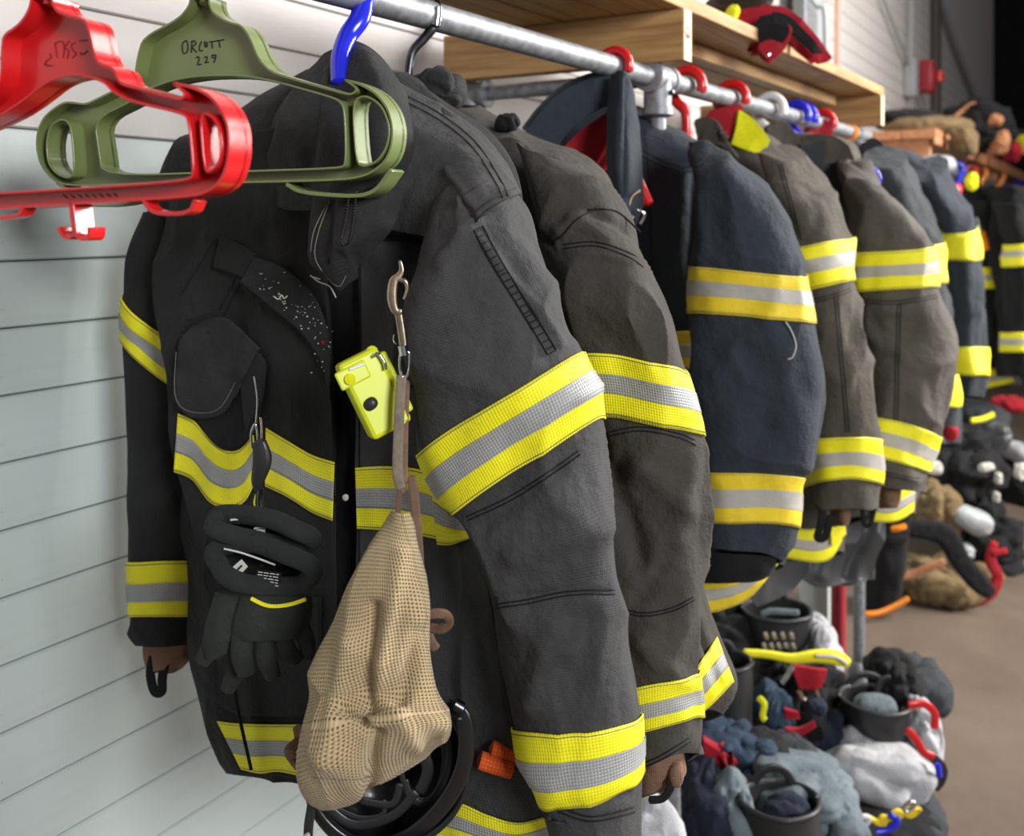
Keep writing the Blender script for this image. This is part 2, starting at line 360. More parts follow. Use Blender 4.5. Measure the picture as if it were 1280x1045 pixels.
def sweep(pts, rad, mat, name, parent=None, flat=1.0, n=10, label=None, closed=False, sub=6, up=None, kind=None, caps=True, raw=False):
    """pts world points; rad scalar or list; flat: thickness ratio of the second axis"""
    pts = np.asarray(pts, float); k = len(pts)
    if closed: pts2 = np.vstack([pts[-1:], pts, pts[:2]]); v = np.linspace(1, k + 1, k * sub + 1)[:-1]
    else: pts2 = pts; v = np.linspace(0, k - 1, (k - 1) * sub + 1)
    C = cr(pts2, v); r = np.full(len(pts2), rad, float) if np.isscalar(rad) else (np.asarray(rad, float) if not closed else np.concatenate([rad[-1:], rad, rad[:2]]))
    r = cr(r, v); T = np.gradient(C, axis=0) if not closed else (np.roll(C, -1, 0) - np.roll(C, 1, 0)); T = unit(T)
    ref = np.array(up if up is not None else -Fv, float); W = unit(np.cross(T, ref) + 1e-6 * Rv); N = unit(np.cross(W, T)); th = np.arange(n) * 2 * np.pi / n
    e = .6 if flat < .6 else 1.0
    c, s_ = np.cos(th), np.sin(th); c = np.sign(c) * np.abs(c) ** e; s_ = np.sign(s_) * np.abs(s_) ** e
    V = C[:, None] + r[:, None, None] * (W[:, None] * c[None, :, None] + flat * N[:, None] * s_[None, :, None]); m = len(C); V = V.reshape(-1, 3)
    fc = []
    for j in range(m if closed else m - 1):
        for i in range(n):
            j2 = (j + 1) % m; i2 = (i + 1) % n; fc.append((j * n + i, j * n + i2, j2 * n + i2, j2 * n + i))
    if not closed and caps:
        V = np.vstack([V, C[0] - T[0] * r[0] * .4, C[-1] + T[-1] * r[-1] * .4]); a = m * n
        fc += [(i, a, (i + 1) % n) for i in range(n)] + [((m - 1) * n + i, (m - 1) * n + (i + 1) % n, a + 1) for i in range(n)]
    L = np.concatenate([[0], np.cumsum(np.linalg.norm(np.diff(C, axis=0), axis=1))]); uv = np.stack(np.broadcast_arrays((np.arange(n) / n)[None] * 2 * np.pi * r.mean(), L[:, None]), -1).reshape(-1, 2)
    uv = np.vstack([uv, np.zeros((len(V) - len(uv), 2))])
    if raw: return V, fc
    return build(name, V, fc, mat, parent, uv, label=label, kind=kind)
def pp(pl, D=None):
    return np.array([P(q[0], q[1], q[2] if len(q) > 2 else D) for q in pl])
def psweep(pl, D, rpx, mat, name, parent=None, **k):
    r = rpx * np.ones(1) if np.isscalar(rpx) else np.array(rpx, float)
    Dm = D if D is not None else np.mean([q[2] for q in pl]); r = r * Dm / F
    return sweep(pp(pl, D), float(r[0]) if len(r) == 1 else r, mat, name, parent, **k)
def seam(S, pl, parent, r=.0009, off=.001, mat='thread_black', name='seam', n=None, gap=0):
    if not isinstance(S, (list, tuple)): S = [S]
    L = sum(math.hypot(b[0] - a[0], b[1] - a[1]) for a, b in zip(pl, pl[1:])); n = n or max(6, int(L / 6)); q = poly(pl, n)
    if gap:
        t = np.gradient(q, axis=0); t /= np.linalg.norm(t, axis=1, keepdims=True) + 1e-9; q = q + gap * np.stack([-t[:, 1], t[:, 0]], -1)
    D = depth_at(S, q[:, 0], q[:, 1]); sweep(P(q[:, 0], q[:, 1], D - off), r, mat, name, parent, n=6, sub=2)
def double_seam(S, pl, parent, gap=3, **k):
    seam(S, pl, parent, gap=gap, **k); seam(S, pl, parent, gap=-gap, **k)
def blob(name, cx, cy, rx, ry, D, rd, mat, parent=None, amp=.2, fr=9, seed=0., nu=80, nv=52, flatb=None, label=None, sq=.85, tilt=0):
    """crumpled soft mass"""
    th = np.linspace(0, 2 * np.pi, nu + 1)[:nu]; ph = np.linspace(.02, np.pi - .02, nv); TT, PH = np.meshgrid(th, ph)
    se = lambda v: np.sign(v) * np.abs(v) ** sq
    a, b = se(np.sin(PH)) * se(np.cos(TT)), se(np.cos(PH)); c = se(np.sin(PH)) * se(np.sin(TT))
    X, Z = rx * D / F, ry * D / F; ct, st = math.cos(tilt), math.sin(tilt)
    a2, b2 = a * X * ct + b * Z * st, -a * X * st + b * Z * ct
    o = a2[..., None] * Rv + b2[..., None] * Uv + (c * rd)[..., None] * Fv; p = P(cx, cy, D) + o; n = unit(o)
    m = min(X, Z); q = p + .05 * np.stack([noise(p, 7, 3), noise(p, 7, 8), noise(p, 7, 14)], -1)
    fr = max(fr * 1.25, .6 / m); d = m * amp * (1.0 * noise(q, fr, seed) + 1.5 * (np.abs(noise(q, fr * 1.5, seed + 4)) ** .8 - .3) + .6 * (np.abs(noise(q, fr * 3.2, seed + 7)) - .25))
    p = p + n * d[..., None]; p[..., 2] = np.maximum(p[..., 2], .006 + .004 * noise(p, 30))
    V = p.reshape(-1, 3); fc = gridfaces(nv, nu, True); k = len(V); V = np.vstack([V, p[0].mean(0), p[-1].mean(0)])
    fc = [f[::-1] for f in fc] + [(i, (i + 1) % nu, k) for i in range(nu)] + [((nv - 1) * nu + (i + 1) % nu, (nv - 1) * nu + i, k + 1) for i in range(nu)]
    uv = np.stack([TT * max(X, rd), PH * Z], -1).reshape(-1, 2); uv = np.vstack([uv, np.zeros((2, 2))])
    return build(name, V, fc, mat, parent, uv, label=label)
# ------------------------------------------------------------------ setting
RAK = -.034
def rail_y(x): return .833 + RAK * (x - 1.216)
RZ = 1.82
def rail_x(px):
    lo, hi = -1., 12.
    for _ in range(60):
        m = (lo + hi) / 2; q = CX + F * (m * ST - rail_y(m) * CT) / (m * CT + rail_y(m) * ST)
        if q < px: lo = m
        else: hi = m
    return lo
fl = build('floor', *box((6, -1.5, -.05), (20, 9, .1)), 'brown_concrete', smooth=False, loc=(0, 0, 0)); fl['kind'] = 'structure'; fl['label'] = 'stained brown concrete floor'
WY = 1.36
wl = build('wall_left', *box((6.5, WY + .07, 2.9), (17, .08, 6.0)), 'old_dark_gap', smooth=False, loc=(0, WY + .07, 0)); wl['kind'] = 'structure'; wl['label'] = 'wall of horizontal painted boards, mint below and white above'
pitch = .0972; meshes = {}
def board_mesh(h, mat, x0, x1):
    V, Fc = [], []; n = 36
    prof = [(.0010, .0), (.0010, .015), (.0035, .019), (h * .5, .0195), (h - .0035, .019), (h - .0010, .015), (h - .0010, 0)]
    for i in range(n + 1):
        x = x0 + (x1 - x0) * i / n; wv = .0012 * noise(np.array([x, h * 31, 1.]), 3)
        for (z, y) in prof: V.append((x, WY + .032 - y + float(wv), z))
    return V, gridfaces(n + 1, len(prof), False)
zs = [1.47 + pitch * k for k in range(-15, 44)]; zs = [z for z in zs if z > .0] 
zs = [0.0] + zs
for a, b in zip(zs, zs[1:]):
    mat = 'mint_paint' if b < 1.67 else 'white_paint'; h = b - a
    key = (round(h, 3), mat)
    if key not in meshes:
        V, Fc = board_mesh(h, mat, -2, 14.0); o = build('board', V, [f for f in Fc], mat, wl, smooth=False); meshes[key] = o.data
    else:
        o = bpy.data.objects.new('board', meshes[key]); LINK(o); o.parent = wl
    o.location = (0, 0, a)
fw = build('wall_far', *box((14.2, -1.5, 2.9), (.2, 8, 6)), 'liner_black', smooth=False, loc=(14.2, -1.5, 0)); fw['kind'] = 'structure'; fw['label'] = 'dark far end wall of the bay'

def pipe(name, a, b, r, mat, parent=None, label=None, n=20): return sweep([a, b], r, mat, name, parent, n=n, sub=1, label=label)
# wall fittings far away
yw = WY - .03
def wpt(px, py, y=None): y = yw if y is None else y; return P(px, py, Dy(px, y))
c = sweep([wpt(1092, -30), wpt(1105, 0), wpt(1136, 80)], .012, 'grey_paint', 'conduit_cable', n=8); tag(c, 'thin dark slanting cable running down to the red alarm box', 'cable')
c = sweep([wpt(1141, -30), wpt(1139, 0), wpt(1138, 78)], .011, 'grey_paint', 'conduit_cable', n=8); tag(c, 'thin vertical conduit dropping straight to the red alarm box', 'cable')
c = sweep([wpt(1150, 115), wpt(1157, 133), wpt(1159, 150)], .012, 'grey_paint', 'conduit_cable', n=8); tag(c, 'short cable hanging below the red alarm box', 'cable')
c = sweep([wpt(1170, -20), wpt(1192, 50), wpt(1221, 128)], .03, 'grey_paint', 'conduit_cable', n=8); tag(c, 'long grey pipe slanting down the far white wall', 'pipe')
tp = build('trim_1', *box(wpt(1171, 60) + np.array([0, 0, .3]), (.14, .05, 2.4)), 'old_dark_gap', smooth=False); tp['kind'] = 'structure'; tp['label'] = 'brown vertical trim post on the far wall'
al = things('alarm_box', 'small red fire alarm device on a grey backing box on the far wall', 'alarm', wpt(1146, 98))
q = wpt(1139, 98); build('backing_box', *box(q, (.16, .08, .28)), 'grey_paint', al, bevel=.008)
q = wpt(1149, 97); build('alarm_body', *box(q - np.array([0, .06, 0]), (.19, .1, .25)), 'red_paint', al, bevel=.02)
sweep([wpt(1153, 91) - np.array([0, .12, 0]), wpt(1153, 103) - np.array([0, .12, 0])], .04, 'red_plastic', 'alarm_horn', al)
c = sweep([wpt(1047, -40, 1.3), wpt(1046, 86, 1.3)], .012, 'copper_paint', 'copper_pipe', n=10); tag(c, 'thin salmon coloured vertical pipe on the wall behind the shelf end', 'pipe')
gb = things('electrical_box', 'grey metal electrical box with a bent conduit on the wall above the shelf', 'electrical box', wpt(1022, 25, 1.3))
build('box_body', *box(wpt(1010, 12, 1.3), (.34, .06, .42)), 'grey_paint', gb, bevel=.01)
build('box_door', *box(wpt(1012, 14, 1.26), (.22, .02, .30)), 'galvanised', gb, bevel=.006)
psweep([(1000, -20, 3.9), (1020, 6, 3.9), (1030, 12, 3.9), (1032, 60, 3.9)], None, 3.5, 'grey_paint', 'conduit', gb)

# ------------------------------------------------------------------ rack
x0 = .25; xe = rail_x(1083)
rack = things('pipe_rack', 'galvanised steel pipe clothes rack fixed along the painted board wall', 'clothes rack', (1.9, rail_y(1.9), 0))
pipe('rail', (x0, rail_y(x0), RZ), (xe, rail_y(xe), RZ), .0205, 'galvanised', rack, label='long galvanised top rail', n=28)
xt = rail_x(822); yb = 1.285
def tee(x, y, z, ax, ay=0):
    v, f = join([sweep([(x - ax * .045, y - ay * .045, z), (x + ax * .045, y + ay * .045, z)], .029, '', '', raw=True, sub=1, n=20), sweep([(x, y, z), (x, y, z - .07)], .029, '', '', raw=True, sub=1, n=20)])
    o = build('tee_fitting', v, f, 'galvanised', rack); 
    v, f = join([sweep([(x - ax * .049, y - ay * .049, z), (x - ax * .036, y - ay * .036, z)], .0325, '', '', raw=True, sub=1, n=20), sweep([(x + ax * .036, y + ay * .036, z), (x + ax * .049, y + ay * .049, z)], .0325, '', '', raw=True, sub=1, n=20), sweep([(x, y, z - .06), (x, y, z - .075)], .0325, '', '', raw=True, sub=1, n=20)])
    build('fitting_collar', v, f, 'galvanised', o); sweep([(x, y - .03, z - .03), (x, y - .036, z - .03)], .006, 'dark_metal', 'set_screw', o, sub=1)
tee(xt, rail_y(xt), RZ, 1); pipe('upright', (xt, rail_y(xt), RZ - .03), (xt + .05, rail_y(xt) - .02, .0), .0165, 'galvanised', rack)
tee(xt + .02, yb, RZ, 0, 1); pipe('upright', (xt + .02, yb, 0), (xt + .02, yb, RZ + .25), .0185, 'galvanised', rack)
pipe('cross_pipe', (xt + .02, yb, RZ), (xt, rail_y(xt), RZ), .017, 'galvanised', rack)
xp = 3.36; D_ = 3.29
pe = P(1074, 849, 3.29); pipe('upright', (pe[0], pe[1], 0), (pe[0], pe[1], RZ - .03), .0185, 'galvanised', rack)
sweep([(pe[0], pe[1], 0), (pe[0], pe[1], .012), (pe[0], pe[1], .07)], [.05, .045, .025], 'galvanised', 'foot_flange', rack, n=20, sub=2)
pipe('upright', (pe[0], 1.285, 0), (pe[0], 1.285, RZ), .0185, 'galvanised', rack); pipe('cross_pipe', (pe[0], 1.285, RZ), (pe[0], rail_y(pe[0]), RZ), .017, 'galvanised', rack)
xm = rail_x(1062); sweep([(xm - .02, rail_y(xm), RZ), (xm + .02, rail_y(xm), RZ)], .026, 'orange_plastic', 'tape_ring', rack, n=20, sub=1, label='orange tape ring near the rail end')
# wooden shelf
SZ = 1.53 + .314
sh = things('timber_shelf', 'pine timber shelf of long planks on cross beams above the nearer rack', 'shelf', (2.4, .9, SZ))
def board_along(x0, x1, yo0, yo1, z0, z1, mat, name, parent, m2=None):
    V = []; 
    for x in (x0, x1):
        y = rail_y(x); V += [(x, y + yo0, z0), (x, y + yo1, z0), (x, y + yo1, z1), (x, y + yo0, z1)]
    return build(name, V, [(0,1,2,3),(4,7,6,5),(0,4,5,1),(1,5,6,2),(2,6,7,3),(3,7,4,0)], mat, parent, smooth=False, bevel=.003)
z1, z2 = SZ + .104, SZ + .104 + .03
for (a, b, xs, xz) in ((-.075, .065, 1.05, 3.52), (.071, .19, 1.2, 3.5), (.197, .31, 1.15, 3.52), (.318, .44, 1.9, 3.5)):
    board_along(xs, xz, a, b, z1, z2, 'pine_along', 'plank', sh)
board_along(1.95, 3.40, .05, .09, z1 - .036, z1 - .001, 'pine_along', 'batten', sh)
def beam(x, y0, y1):
    o = build('cross_beam', *box((x, (y0 + y1) / 2, SZ + .052), (.040, y1 - y0, .102)), 'pine_across', sh, smooth=False, bevel=.002); return o
yf = rail_y(1.85) - .075
for x in (1.865, 3.48):
    yf = rail_y(x) - .078; b = beam(x, yf, 1.31)
    build('beam_end', *box((x, yf - .0012, SZ + .052), (.039, .002, .101)), 'pine_end', b, smooth=False)
    if x < 2:
        sweep([(x - .002, yf - .001, SZ + .057), (x - .002, yf - .0032, SZ + .057)], .012, 'red_paint', 'stamp_mark', b, sub=1, n=20, caps=True)
        sweep([(x - .002, yf - .002, SZ + .055), (x - .002, yf - .006, SZ + .055)], .004, 'chrome', 'screw_head', b, sub=1)
# second rack and shelf
s2 = things('timber_shelf', 'orange stained timber shelf further along the wall beyond the first rack', 'shelf', (7, .9, 1.94))
z0b = 1.94
def y2(x): return .86
def bx(o0, o1, name, mat, par): c_ = (np.array(o0) + np.array(o1)) / 2; return build(name, *box(c_, np.abs(np.array(o1) - np.array(o0))), mat, par, smooth=False, bevel=.004)
for (a, b) in ((.80, .95), (.955, 1.1), (1.105, 1.3)): bx((5.35, a, z0b), (12.5, b, z0b + .045), 'plank', 'orange_wood', s2)
bx((5.35, .785, z0b - .03), (12.5, .80, z0b + .05), 'fascia_board', 'orange_wood', s2)
bx((5.40, .82, z0b - .10), (5.45, 1.3, z0b), 'cross_beam', 'orange_wood', s2); bx((8.6, .82, z0b - .10), (8.65, 1.3, z0b), 'cross_beam', 'orange_wood', s2)
r2 = things('pipe_rack', 'far galvanised pipe clothes rack beneath the orange shelf', 'clothes rack', (7, .86, 0))
pipe('rail', (5.55, .9, 1.83), (12, .86, 1.83), .03, 'galvanised', r2); sweep([(5.5, .9, 1.83), (5.75, .9, 1.83)], .045, 'galvanised', 'end_cap', r2, sub=1, n=18)
pipe('upright', (5.8, .9, 0), (5.8, .9, 1.83), .025, 'galvanised', r2); pipe('upright', (11, .86, 0), (11, .86, 1.83), .025, 'galvanised', r2)

# ------------------------------------------------------------------ moulded hangers in the foreground
def chaikin(p, n=2, closed=True):
    p = np.array(p, float)
    for _ in range(n):
        q = np.roll(p, -1, 0); a, b = p * .78 + q * .22, p * .22 + q * .78; r = np.empty((2 * len(p), p.shape[1])); r[0::2] = a; r[1::2] = b
        if not closed: r = np.vstack([p[:1], r[:-2], p[-1:]])
        p = r
    return p
class Plane:
    def __init__(s, pa, Da, pb, Db):
        A, B = P(pa, 200, Da), P(pb, 200, Db); A[2] = B[2] = 0; s.A = A; s.u = unit(B - A); s.n = np.array([-s.u[1], s.u[0], 0]); s.n *= np.sign(s.n @ Fv)
    def pt(s, px, py, dep=0):
        d = Fv + (px - CX) / F * Rv - (py - HY) / F * Uv; t = ((s.A - CAM) @ s.n) / (d @ s.n); return CAM + t * d + s.n * dep
    def two(s, px, py): q = s.pt(px, py); return ((q - s.A) @ s.u, q[2])
    def w(s, a, dep=0): return s.A + s.u * a[0] + Uv * a[1] + s.n * dep
def inset(poly2, d):
    p = np.array(poly2); a = unit(np.roll(p, -1, 0) - np.roll(p, 1, 0)); nrm_ = np.stack([-a[:, 1], a[:, 0]], -1)
    area_ = .5 * np.sum(p[:, 0] * np.roll(p[:, 1], -1) - np.roll(p[:, 0], -1) * p[:, 1]); return p + nrm_ * d * (1 if area_ > 0 else -1)
def moulded(name, label, pl, outer, holes, mat, depth, rim, webt):
    q = pl.pt(*outer[0]); root = things(name, label, 'coat hanger', (q[0], q[1], q[2] - .1))
    cs = [chaikin([pl.two(*p) for p in outer])] + [chaikin([pl.two(*p) for p in h]) for h in holes]
    cu = bpy.data.curves.new('web', 'CURVE'); cu.dimensions = '2D'; cu.fill_mode = 'BOTH'; cu.extrude = webt / 2
    for c in cs:
        sp = cu.splines.new('POLY'); sp.points.add(len(c) - 1); sp.use_cyclic_u = True
        for i, p in enumerate(c): sp.points[i].co = (p[0], p[1], 0, 1)
    tmp = bpy.data.objects.new('tmp', cu); LINK(tmp); dg = bpy.context.evaluated_depsgraph_get(); me = bpy.data.meshes.new_from_object(tmp.evaluated_get(dg))
    V = [pl.w((v.co.x, v.co.y), depth * .74 + v.co.z) for v in me.vertices]; Fc = [tuple(p.vertices) for p in me.polygons]; bpy.data.objects.remove(tmp)
    build('web_plate', V, Fc, mat, root, smooth=False)
    parts = []
    for k, c in enumerate(cs):
        ins = inset(c, rim if k == 0 else -rim); n = len(c); V = []
        for (a, d) in ((c, 0), (ins, 0), (ins, depth), (c, depth)): V += [pl.w(p, d) for p in a]
        Fc = [(s_ * n + i, s_ * n + (i + 1) % n, ((s_ + 1) % 4) * n + (i + 1) % n, ((s_ + 1) % 4) * n + i) for s_ in range(4) for i in range(n)]
        parts.append((V, Fc))
        o = build('rim', V, Fc, mat, root, bevel=.0009)
    return root
def pl_strip(pl, pts, r, mat, name, root, depth, d0=0, label=None):
    c = chaikin([pl.two(*p) for p in pts], 2, False); t = unit(np.gradient(c, axis=0)); nn = np.stack([-t[:, 1], t[:, 0]], -1); n = len(c); V = []
    for a, d in ((c + nn * r, d0), (c - nn * r, d0), (c - nn * r, d0 + depth), (c + nn * r, d0 + depth)): V += [pl.w(p, d) for p in a]
    Fc = [(s_ * n + i, s_ * n + i + 1, ((s_ + 1) % 4) * n + i + 1, ((s_ + 1) % 4) * n + i) for s_ in range(4) for i in range(n - 1)] + [(0, n, 2 * n, 3 * n), (n - 1, 4 * n - 1, 3 * n - 1, 2 * n - 1)]
    return build(name, V, Fc, mat, root, label=label, bevel=.0008)
def hook_over(x, mat, root, r=.028, t=.0085, neck=None, flat=1.0, name='hook', side=-1):
    y = rail_y(x); pts = []
    for a in np.linspace(200, -20, 12):
        A = math.radians(a); pts.append((x, y - side * r * math.cos(A), RZ + r * math.sin(A)))
    if neck is not None: pts += [tuple(neck[0] * .35 + np.array(pts[-1]) * .65 + np.array([0, 0, -.004]))] + [tuple(q) for q in neck]
    return sweep(pts, t, mat, name, root, n=12, sub=4, up=(1, 0, 0), flat=flat)
gp = Plane(44, 1.24, 512, 1.035)
g_out = [(237, -6), (236, 6), (222, 23), (178, 46), (171, 70), (167, 98), (150, 108), (112, 127), (104, 129), (84, 126), (73, 130), (55, 144), (46, 162), (44, 184), (50, 208), (66, 227), (84, 233), (150, 232), (306, 229), (432, 226), (462, 219), (482, 203), (490, 184), (492, 160), (486, 136), (472, 117), (455, 106), (432, 98), (430, 101), (440, 107), (445, 112), (438, 117), (425, 114), (375, 100), (329, 86), (307, 32), (283, 26), (266, 15), (262, 4), (262, -6)]
g_h1 = [(118, 150), (167, 126), (185, 112), (215, 101), (251, 95.5), (300, 95), (340, 102), (401, 119), (422, 126), (429, 136), (431, 204), (424, 209), (300, 213), (128, 219), (124, 190)]
g_h2 = [(58, 180), (62, 160), (72, 151), (82, 151), (88, 162), (92, 217), (84, 222), (70, 216), (60, 203)]
g_h3 = [(441, 127), (446, 203), (455, 207), (470, 201), (482, 184), (486, 160), (476, 133), (456, 120)]
gh = moulded('coat_hanger', 'empty olive green moulded plastic hanger with handwriting, behind the red one', gp, g_out, [g_h1, g_h2, g_h3], 'green_plastic', .030, .0024, .004)
pl_strip(gp, [(488, 212), (470, 238), (447, 246), (375, 241), (357, 230)], .0022, 'green_plastic', 'strap_loop', gh, .028)
pl_strip(gp, [(70, 228), (100, 250), (118, 258), (165, 252), (180, 233)], .0022, 'green_plastic', 'strap_loop', gh, .028)
xg = rail_x(262); nk = gp.pt(250, 2, .015)
hook_over(xg, 'green_plastic', gh, r=.03, t=.011, neck=[nk + np.array([0, 0, .03]), nk])
def ink_strokes(pl, strokes, mat, name, root, r, dep):
    parts = []
    for s_ in strokes:
        c = [pl.two(*p) for p in s_]; parts.append(sweep([pl.w(p, dep) for p in c], r, '', '', raw=True, n=6, sub=3))
    return build(name, *join(parts), mat, root)
def zc(L, ox=170, oy=20, k=180 / 1280): return [(ox + a * k, oy + b * k) for a, b in L]
st = [zc(L) for L in (
    [(345, 190), (312, 215), (308, 270), (322, 310), (352, 290), (358, 230), (342, 190)],
    [(395, 195), (388, 300)], [(385, 205), (415, 195), (428, 225), (395, 252), (420, 280), (435, 300)],
    [(480, 200), (462, 245), (465, 285), (492, 280)],
    [(510, 198), (508, 235), (522, 250), (528, 205), (532, 248)],
    [(550, 205), (600, 198)], [(572, 205), (578, 262)],
    [(600, 198), (682, 184)], [(636, 195), (645, 255)],
    [(430, 350), (450, 338), (458, 360), (445, 410), (478, 405)],
    [(505, 345), (525, 338), (530, 358), (512, 392), (545, 385)],
    [(600, 330), (578, 320), (575, 345), (605, 345), (608, 318), (605, 350), (590, 392)])]
ink_strokes(gp, st, 'ink', 'handwriting', gh, .0007, .0196)
rp = Plane(-230, .97, 290, .79)
r_out = [(38, -6), (36, 8), (30, 20), (21, 31), (3, 43), (1, 60), (0, 100), (-14, 122), (-60, 150), (-110, 172), (-160, 190), (-190, 192), (-215, 205), (-228, 225), (-225, 250), (-205, 268), (-180, 270), (0, 262), (120, 254), (239, 247), (262, 240), (278, 226), (287, 198), (287, 160), (278, 136), (262, 117), (240, 107), (216, 102), (215, 105), (229, 116), (229, 120), (222, 122), (172, 108), (150, 103), (143, 84), (124, 78), (119, 68), (111, 31), (104, 22), (85, 18), (71, 12), (66, 2), (66, -6)]
r_h1 = [(-190, 250), (-150, 205), (-60, 172), (0, 146), (30, 126), (61, 101), (92, 93), (127, 102), (141, 117), (161, 128), (227, 143), (234, 150), (240, 215), (236, 224), (100, 234), (0, 240), (-100, 246)]
r_h3 = [(251, 143), (262, 145), (272, 160), (276, 185), (271, 205), (262, 212), (258, 214), (254, 190)]
rh = moulded('coat_hanger', 'empty bright red moulded plastic hanger, nearest to the camera', rp, r_out, [r_h1, r_h3], 'red_plastic', .029, .0024, .004)
pl_strip(rp, [(178, 250), (190, 267), (236, 267), (243, 250)], .0018, 'red_plastic', 'strap_loop', rh, .014)
pl_strip(rp, [(28, 258), (22, 272), (-60, 274), (-75, 262)], .0018, 'red_plastic', 'strap_loop', rh, .014)
pl_strip(rp, [(88, 252), (93, 294)], .0028, 'red_plastic', 'trouser_clip', rh, .022)
pl_strip(rp, [(73, 284), (75, 292), (84, 299), (92, 292), (100, 299), (110, 298), (111, 284)], .0016, 'red_plastic', 'trouser_clip', rh, .018)
xr = rail_x(60); nk = rp.pt(52, 2, .014)
hook_over(xr, 'red_plastic', rh, r=.03, t=.010, neck=[nk + np.array([0, 0, .05]), nk])
k9 = 130 / 1235.
st = [[(a * k9, b * k9) for a, b in L] for L in (
    [(445, 460), (470, 640)], [(450, 465), (540, 450), (555, 560), (540, 650)], [(620, 440), (560, 520), (610, 560), (590, 660)], [(690, 470), (640, 480), (660, 560), (700, 590), (650, 650)],
    [(740, 440), (840, 430)], [(840, 560), (770, 610), (750, 580)], [(380, 600), (400, 640), (330, 700), (380, 750)], [(330, 690), (330, 740), (420, 740)])]
ink_strokes(rp, st, 'sooty_ink', 'handwriting', rh, .0005, .0190)
st = [[(x, 243.5 - (x - 60) * .035), (x + 5, 247 - (x - 60) * .035)] for x in range(58, 125, 9)]
ink_strokes(rp, st, 'sooty_ink', 'moulded_lettering', rh, .0006, .0190)

# ------------------------------------------------------------------ hangers carrying coats
def coat_hanger(x, mat, label, neckdrop=.10, arm=.19, t=.0085, r=.028, path=None):
    y = rail_y(x); root = things('coat_hanger', label, 'coat hanger', (x, y, RZ - .2))
    nk = [np.array([x, y, RZ - .06]), np.array([x, y, RZ - neckdrop])]
    if path is None: hook_over(x, mat, root, r=r, t=t, neck=nk)
    else: psweep(path[0], None, path[1], mat, 'hook', root, flat=.7, n=16)
    z = RZ - neckdrop
    v, f = join([sweep([(x, y, z + .01), (x, y - arm * .5, z - .035), (x, y - arm, z - .10)], [t * 1.6, t * 1.3, t], '', '', raw=True, up=(1, 0, 0)), sweep([(x, y, z + .01), (x, y + arm * .5, z - .035), (x, y + arm, z - .10)], [t * 1.6, t * 1.3, t], '', '', raw=True, up=(1, 0, 0))])
    build('shoulder_bar', v, f, mat, root); return root
x1_, x2_, x3_ = rail_x(440), rail_x(541), rail_x(768)
coat_hanger(x1_, 'blue_plastic', 'bright blue plastic hanger hook holding the nearest black coat', r=.028, t=.009, neckdrop=.15, arm=.06, path=([(462,14,1.40),(466,-12,1.38),(458,-22,1.34),(455,-4,1.29),(450,22,1.27),(434,46,1.26),(425,72,1.24),(424,102,1.22)], [9,12,13,13,13,12,11,10]))
h2 = coat_hanger(x2_, 'dark_metal', 'black and chrome metal hanger hook holding the second coat', t=.0065, r=.025, neckdrop=.14, arm=.05, path=([(532,28,1.49),(530,4,1.47),(538,-4,1.44),(546,8,1.41),(544,30,1.40),(530,48,1.40),(515,66,1.40),(510,96,1.40)], [4,5,5.5,6,6,6,5.5,5]))
psweep([(546,10),(546,20),(544,32)], 1.395, 7.5, 'chrome', 'chrome_sleeve', h2, sub=3, flat=.8)
coat_hanger(x3_, 'red_plastic', 'red plastic hanger inside the open collar of the navy coat', t=.010, r=.030, neckdrop=.16, arm=.07)
# ------------------------------------------------------------------ coat 1, nearest
def coat(label, x, y): return things('fire_coat', label, 'coat', (x, y, RZ - .98), 'firefighter coats hanging on the nearer rack')
C1 = coat('nearest charcoal firefighter coat, with tan mesh bag and yellow alarm on its front', .98, .9)
B1 = Tube([(398,92,500,92,{'th':.045}),(350,118,525,112,{'th':.06}),(285,148,575,142,{'th':.075}),(232,180,612,172),(208,240,640,225),(195,300,646,300),(203,400,636,400),(215,520,606,520),(223,600,596,590),
  (245,700,616,690),(262,850,650,840),(272,905,678,960),(300,965,705,1032,{'th':.075})], xd=1.04, th=.088, seed=2., amp=(.007, .005, .0015), folds=[(560,300,545,560,16,-.006),(500,120,560,300,20,.004),(470,320,460,560,20,-.004),(600,690,560,960,24,-.006),(250,320,230,470,14,.007)])
B1.mesh('coat_body', 150, 170, 'shell_dark', C1, solid=.003)
RP = Patch([[(236,182),(290,168),(345,160),(388,165),(402,190)],[(200,290),(262,280),(330,280),(385,300),(404,335)],[(186,375),(250,378),(320,385),(380,402),(410,425)],
  [(205,450),(262,478),(330,490),(385,503),(417,515)],[(216,560),(268,596),(322,566),(372,592),(418,622)],[(236,650),(280,685),(330,702),(377,708),(419,722)],
  [(258,762),(296,800),(340,812),(380,818),(420,832)],[(270,902),(302,906),(350,906),(386,910),(422,932)],[(301,965),(330,967),(360,968),(390,976),(424,1002)]], xd=.925, seed=5., amp=(.006, .0045, .0015),
  folds=[(262,300,225,440,14,.010),(330,300,300,420,12,-.006),(345,385,300,352,7,.006),(390,300,395,560,16,-.003),(250,700,262,860,14,-.007),(318,320,300,470,9,.006),(285,480,330,640,8,-.005)])
RP.mesh('front_panel', 90, 140, 'shell_dark', C1, solid=.006)
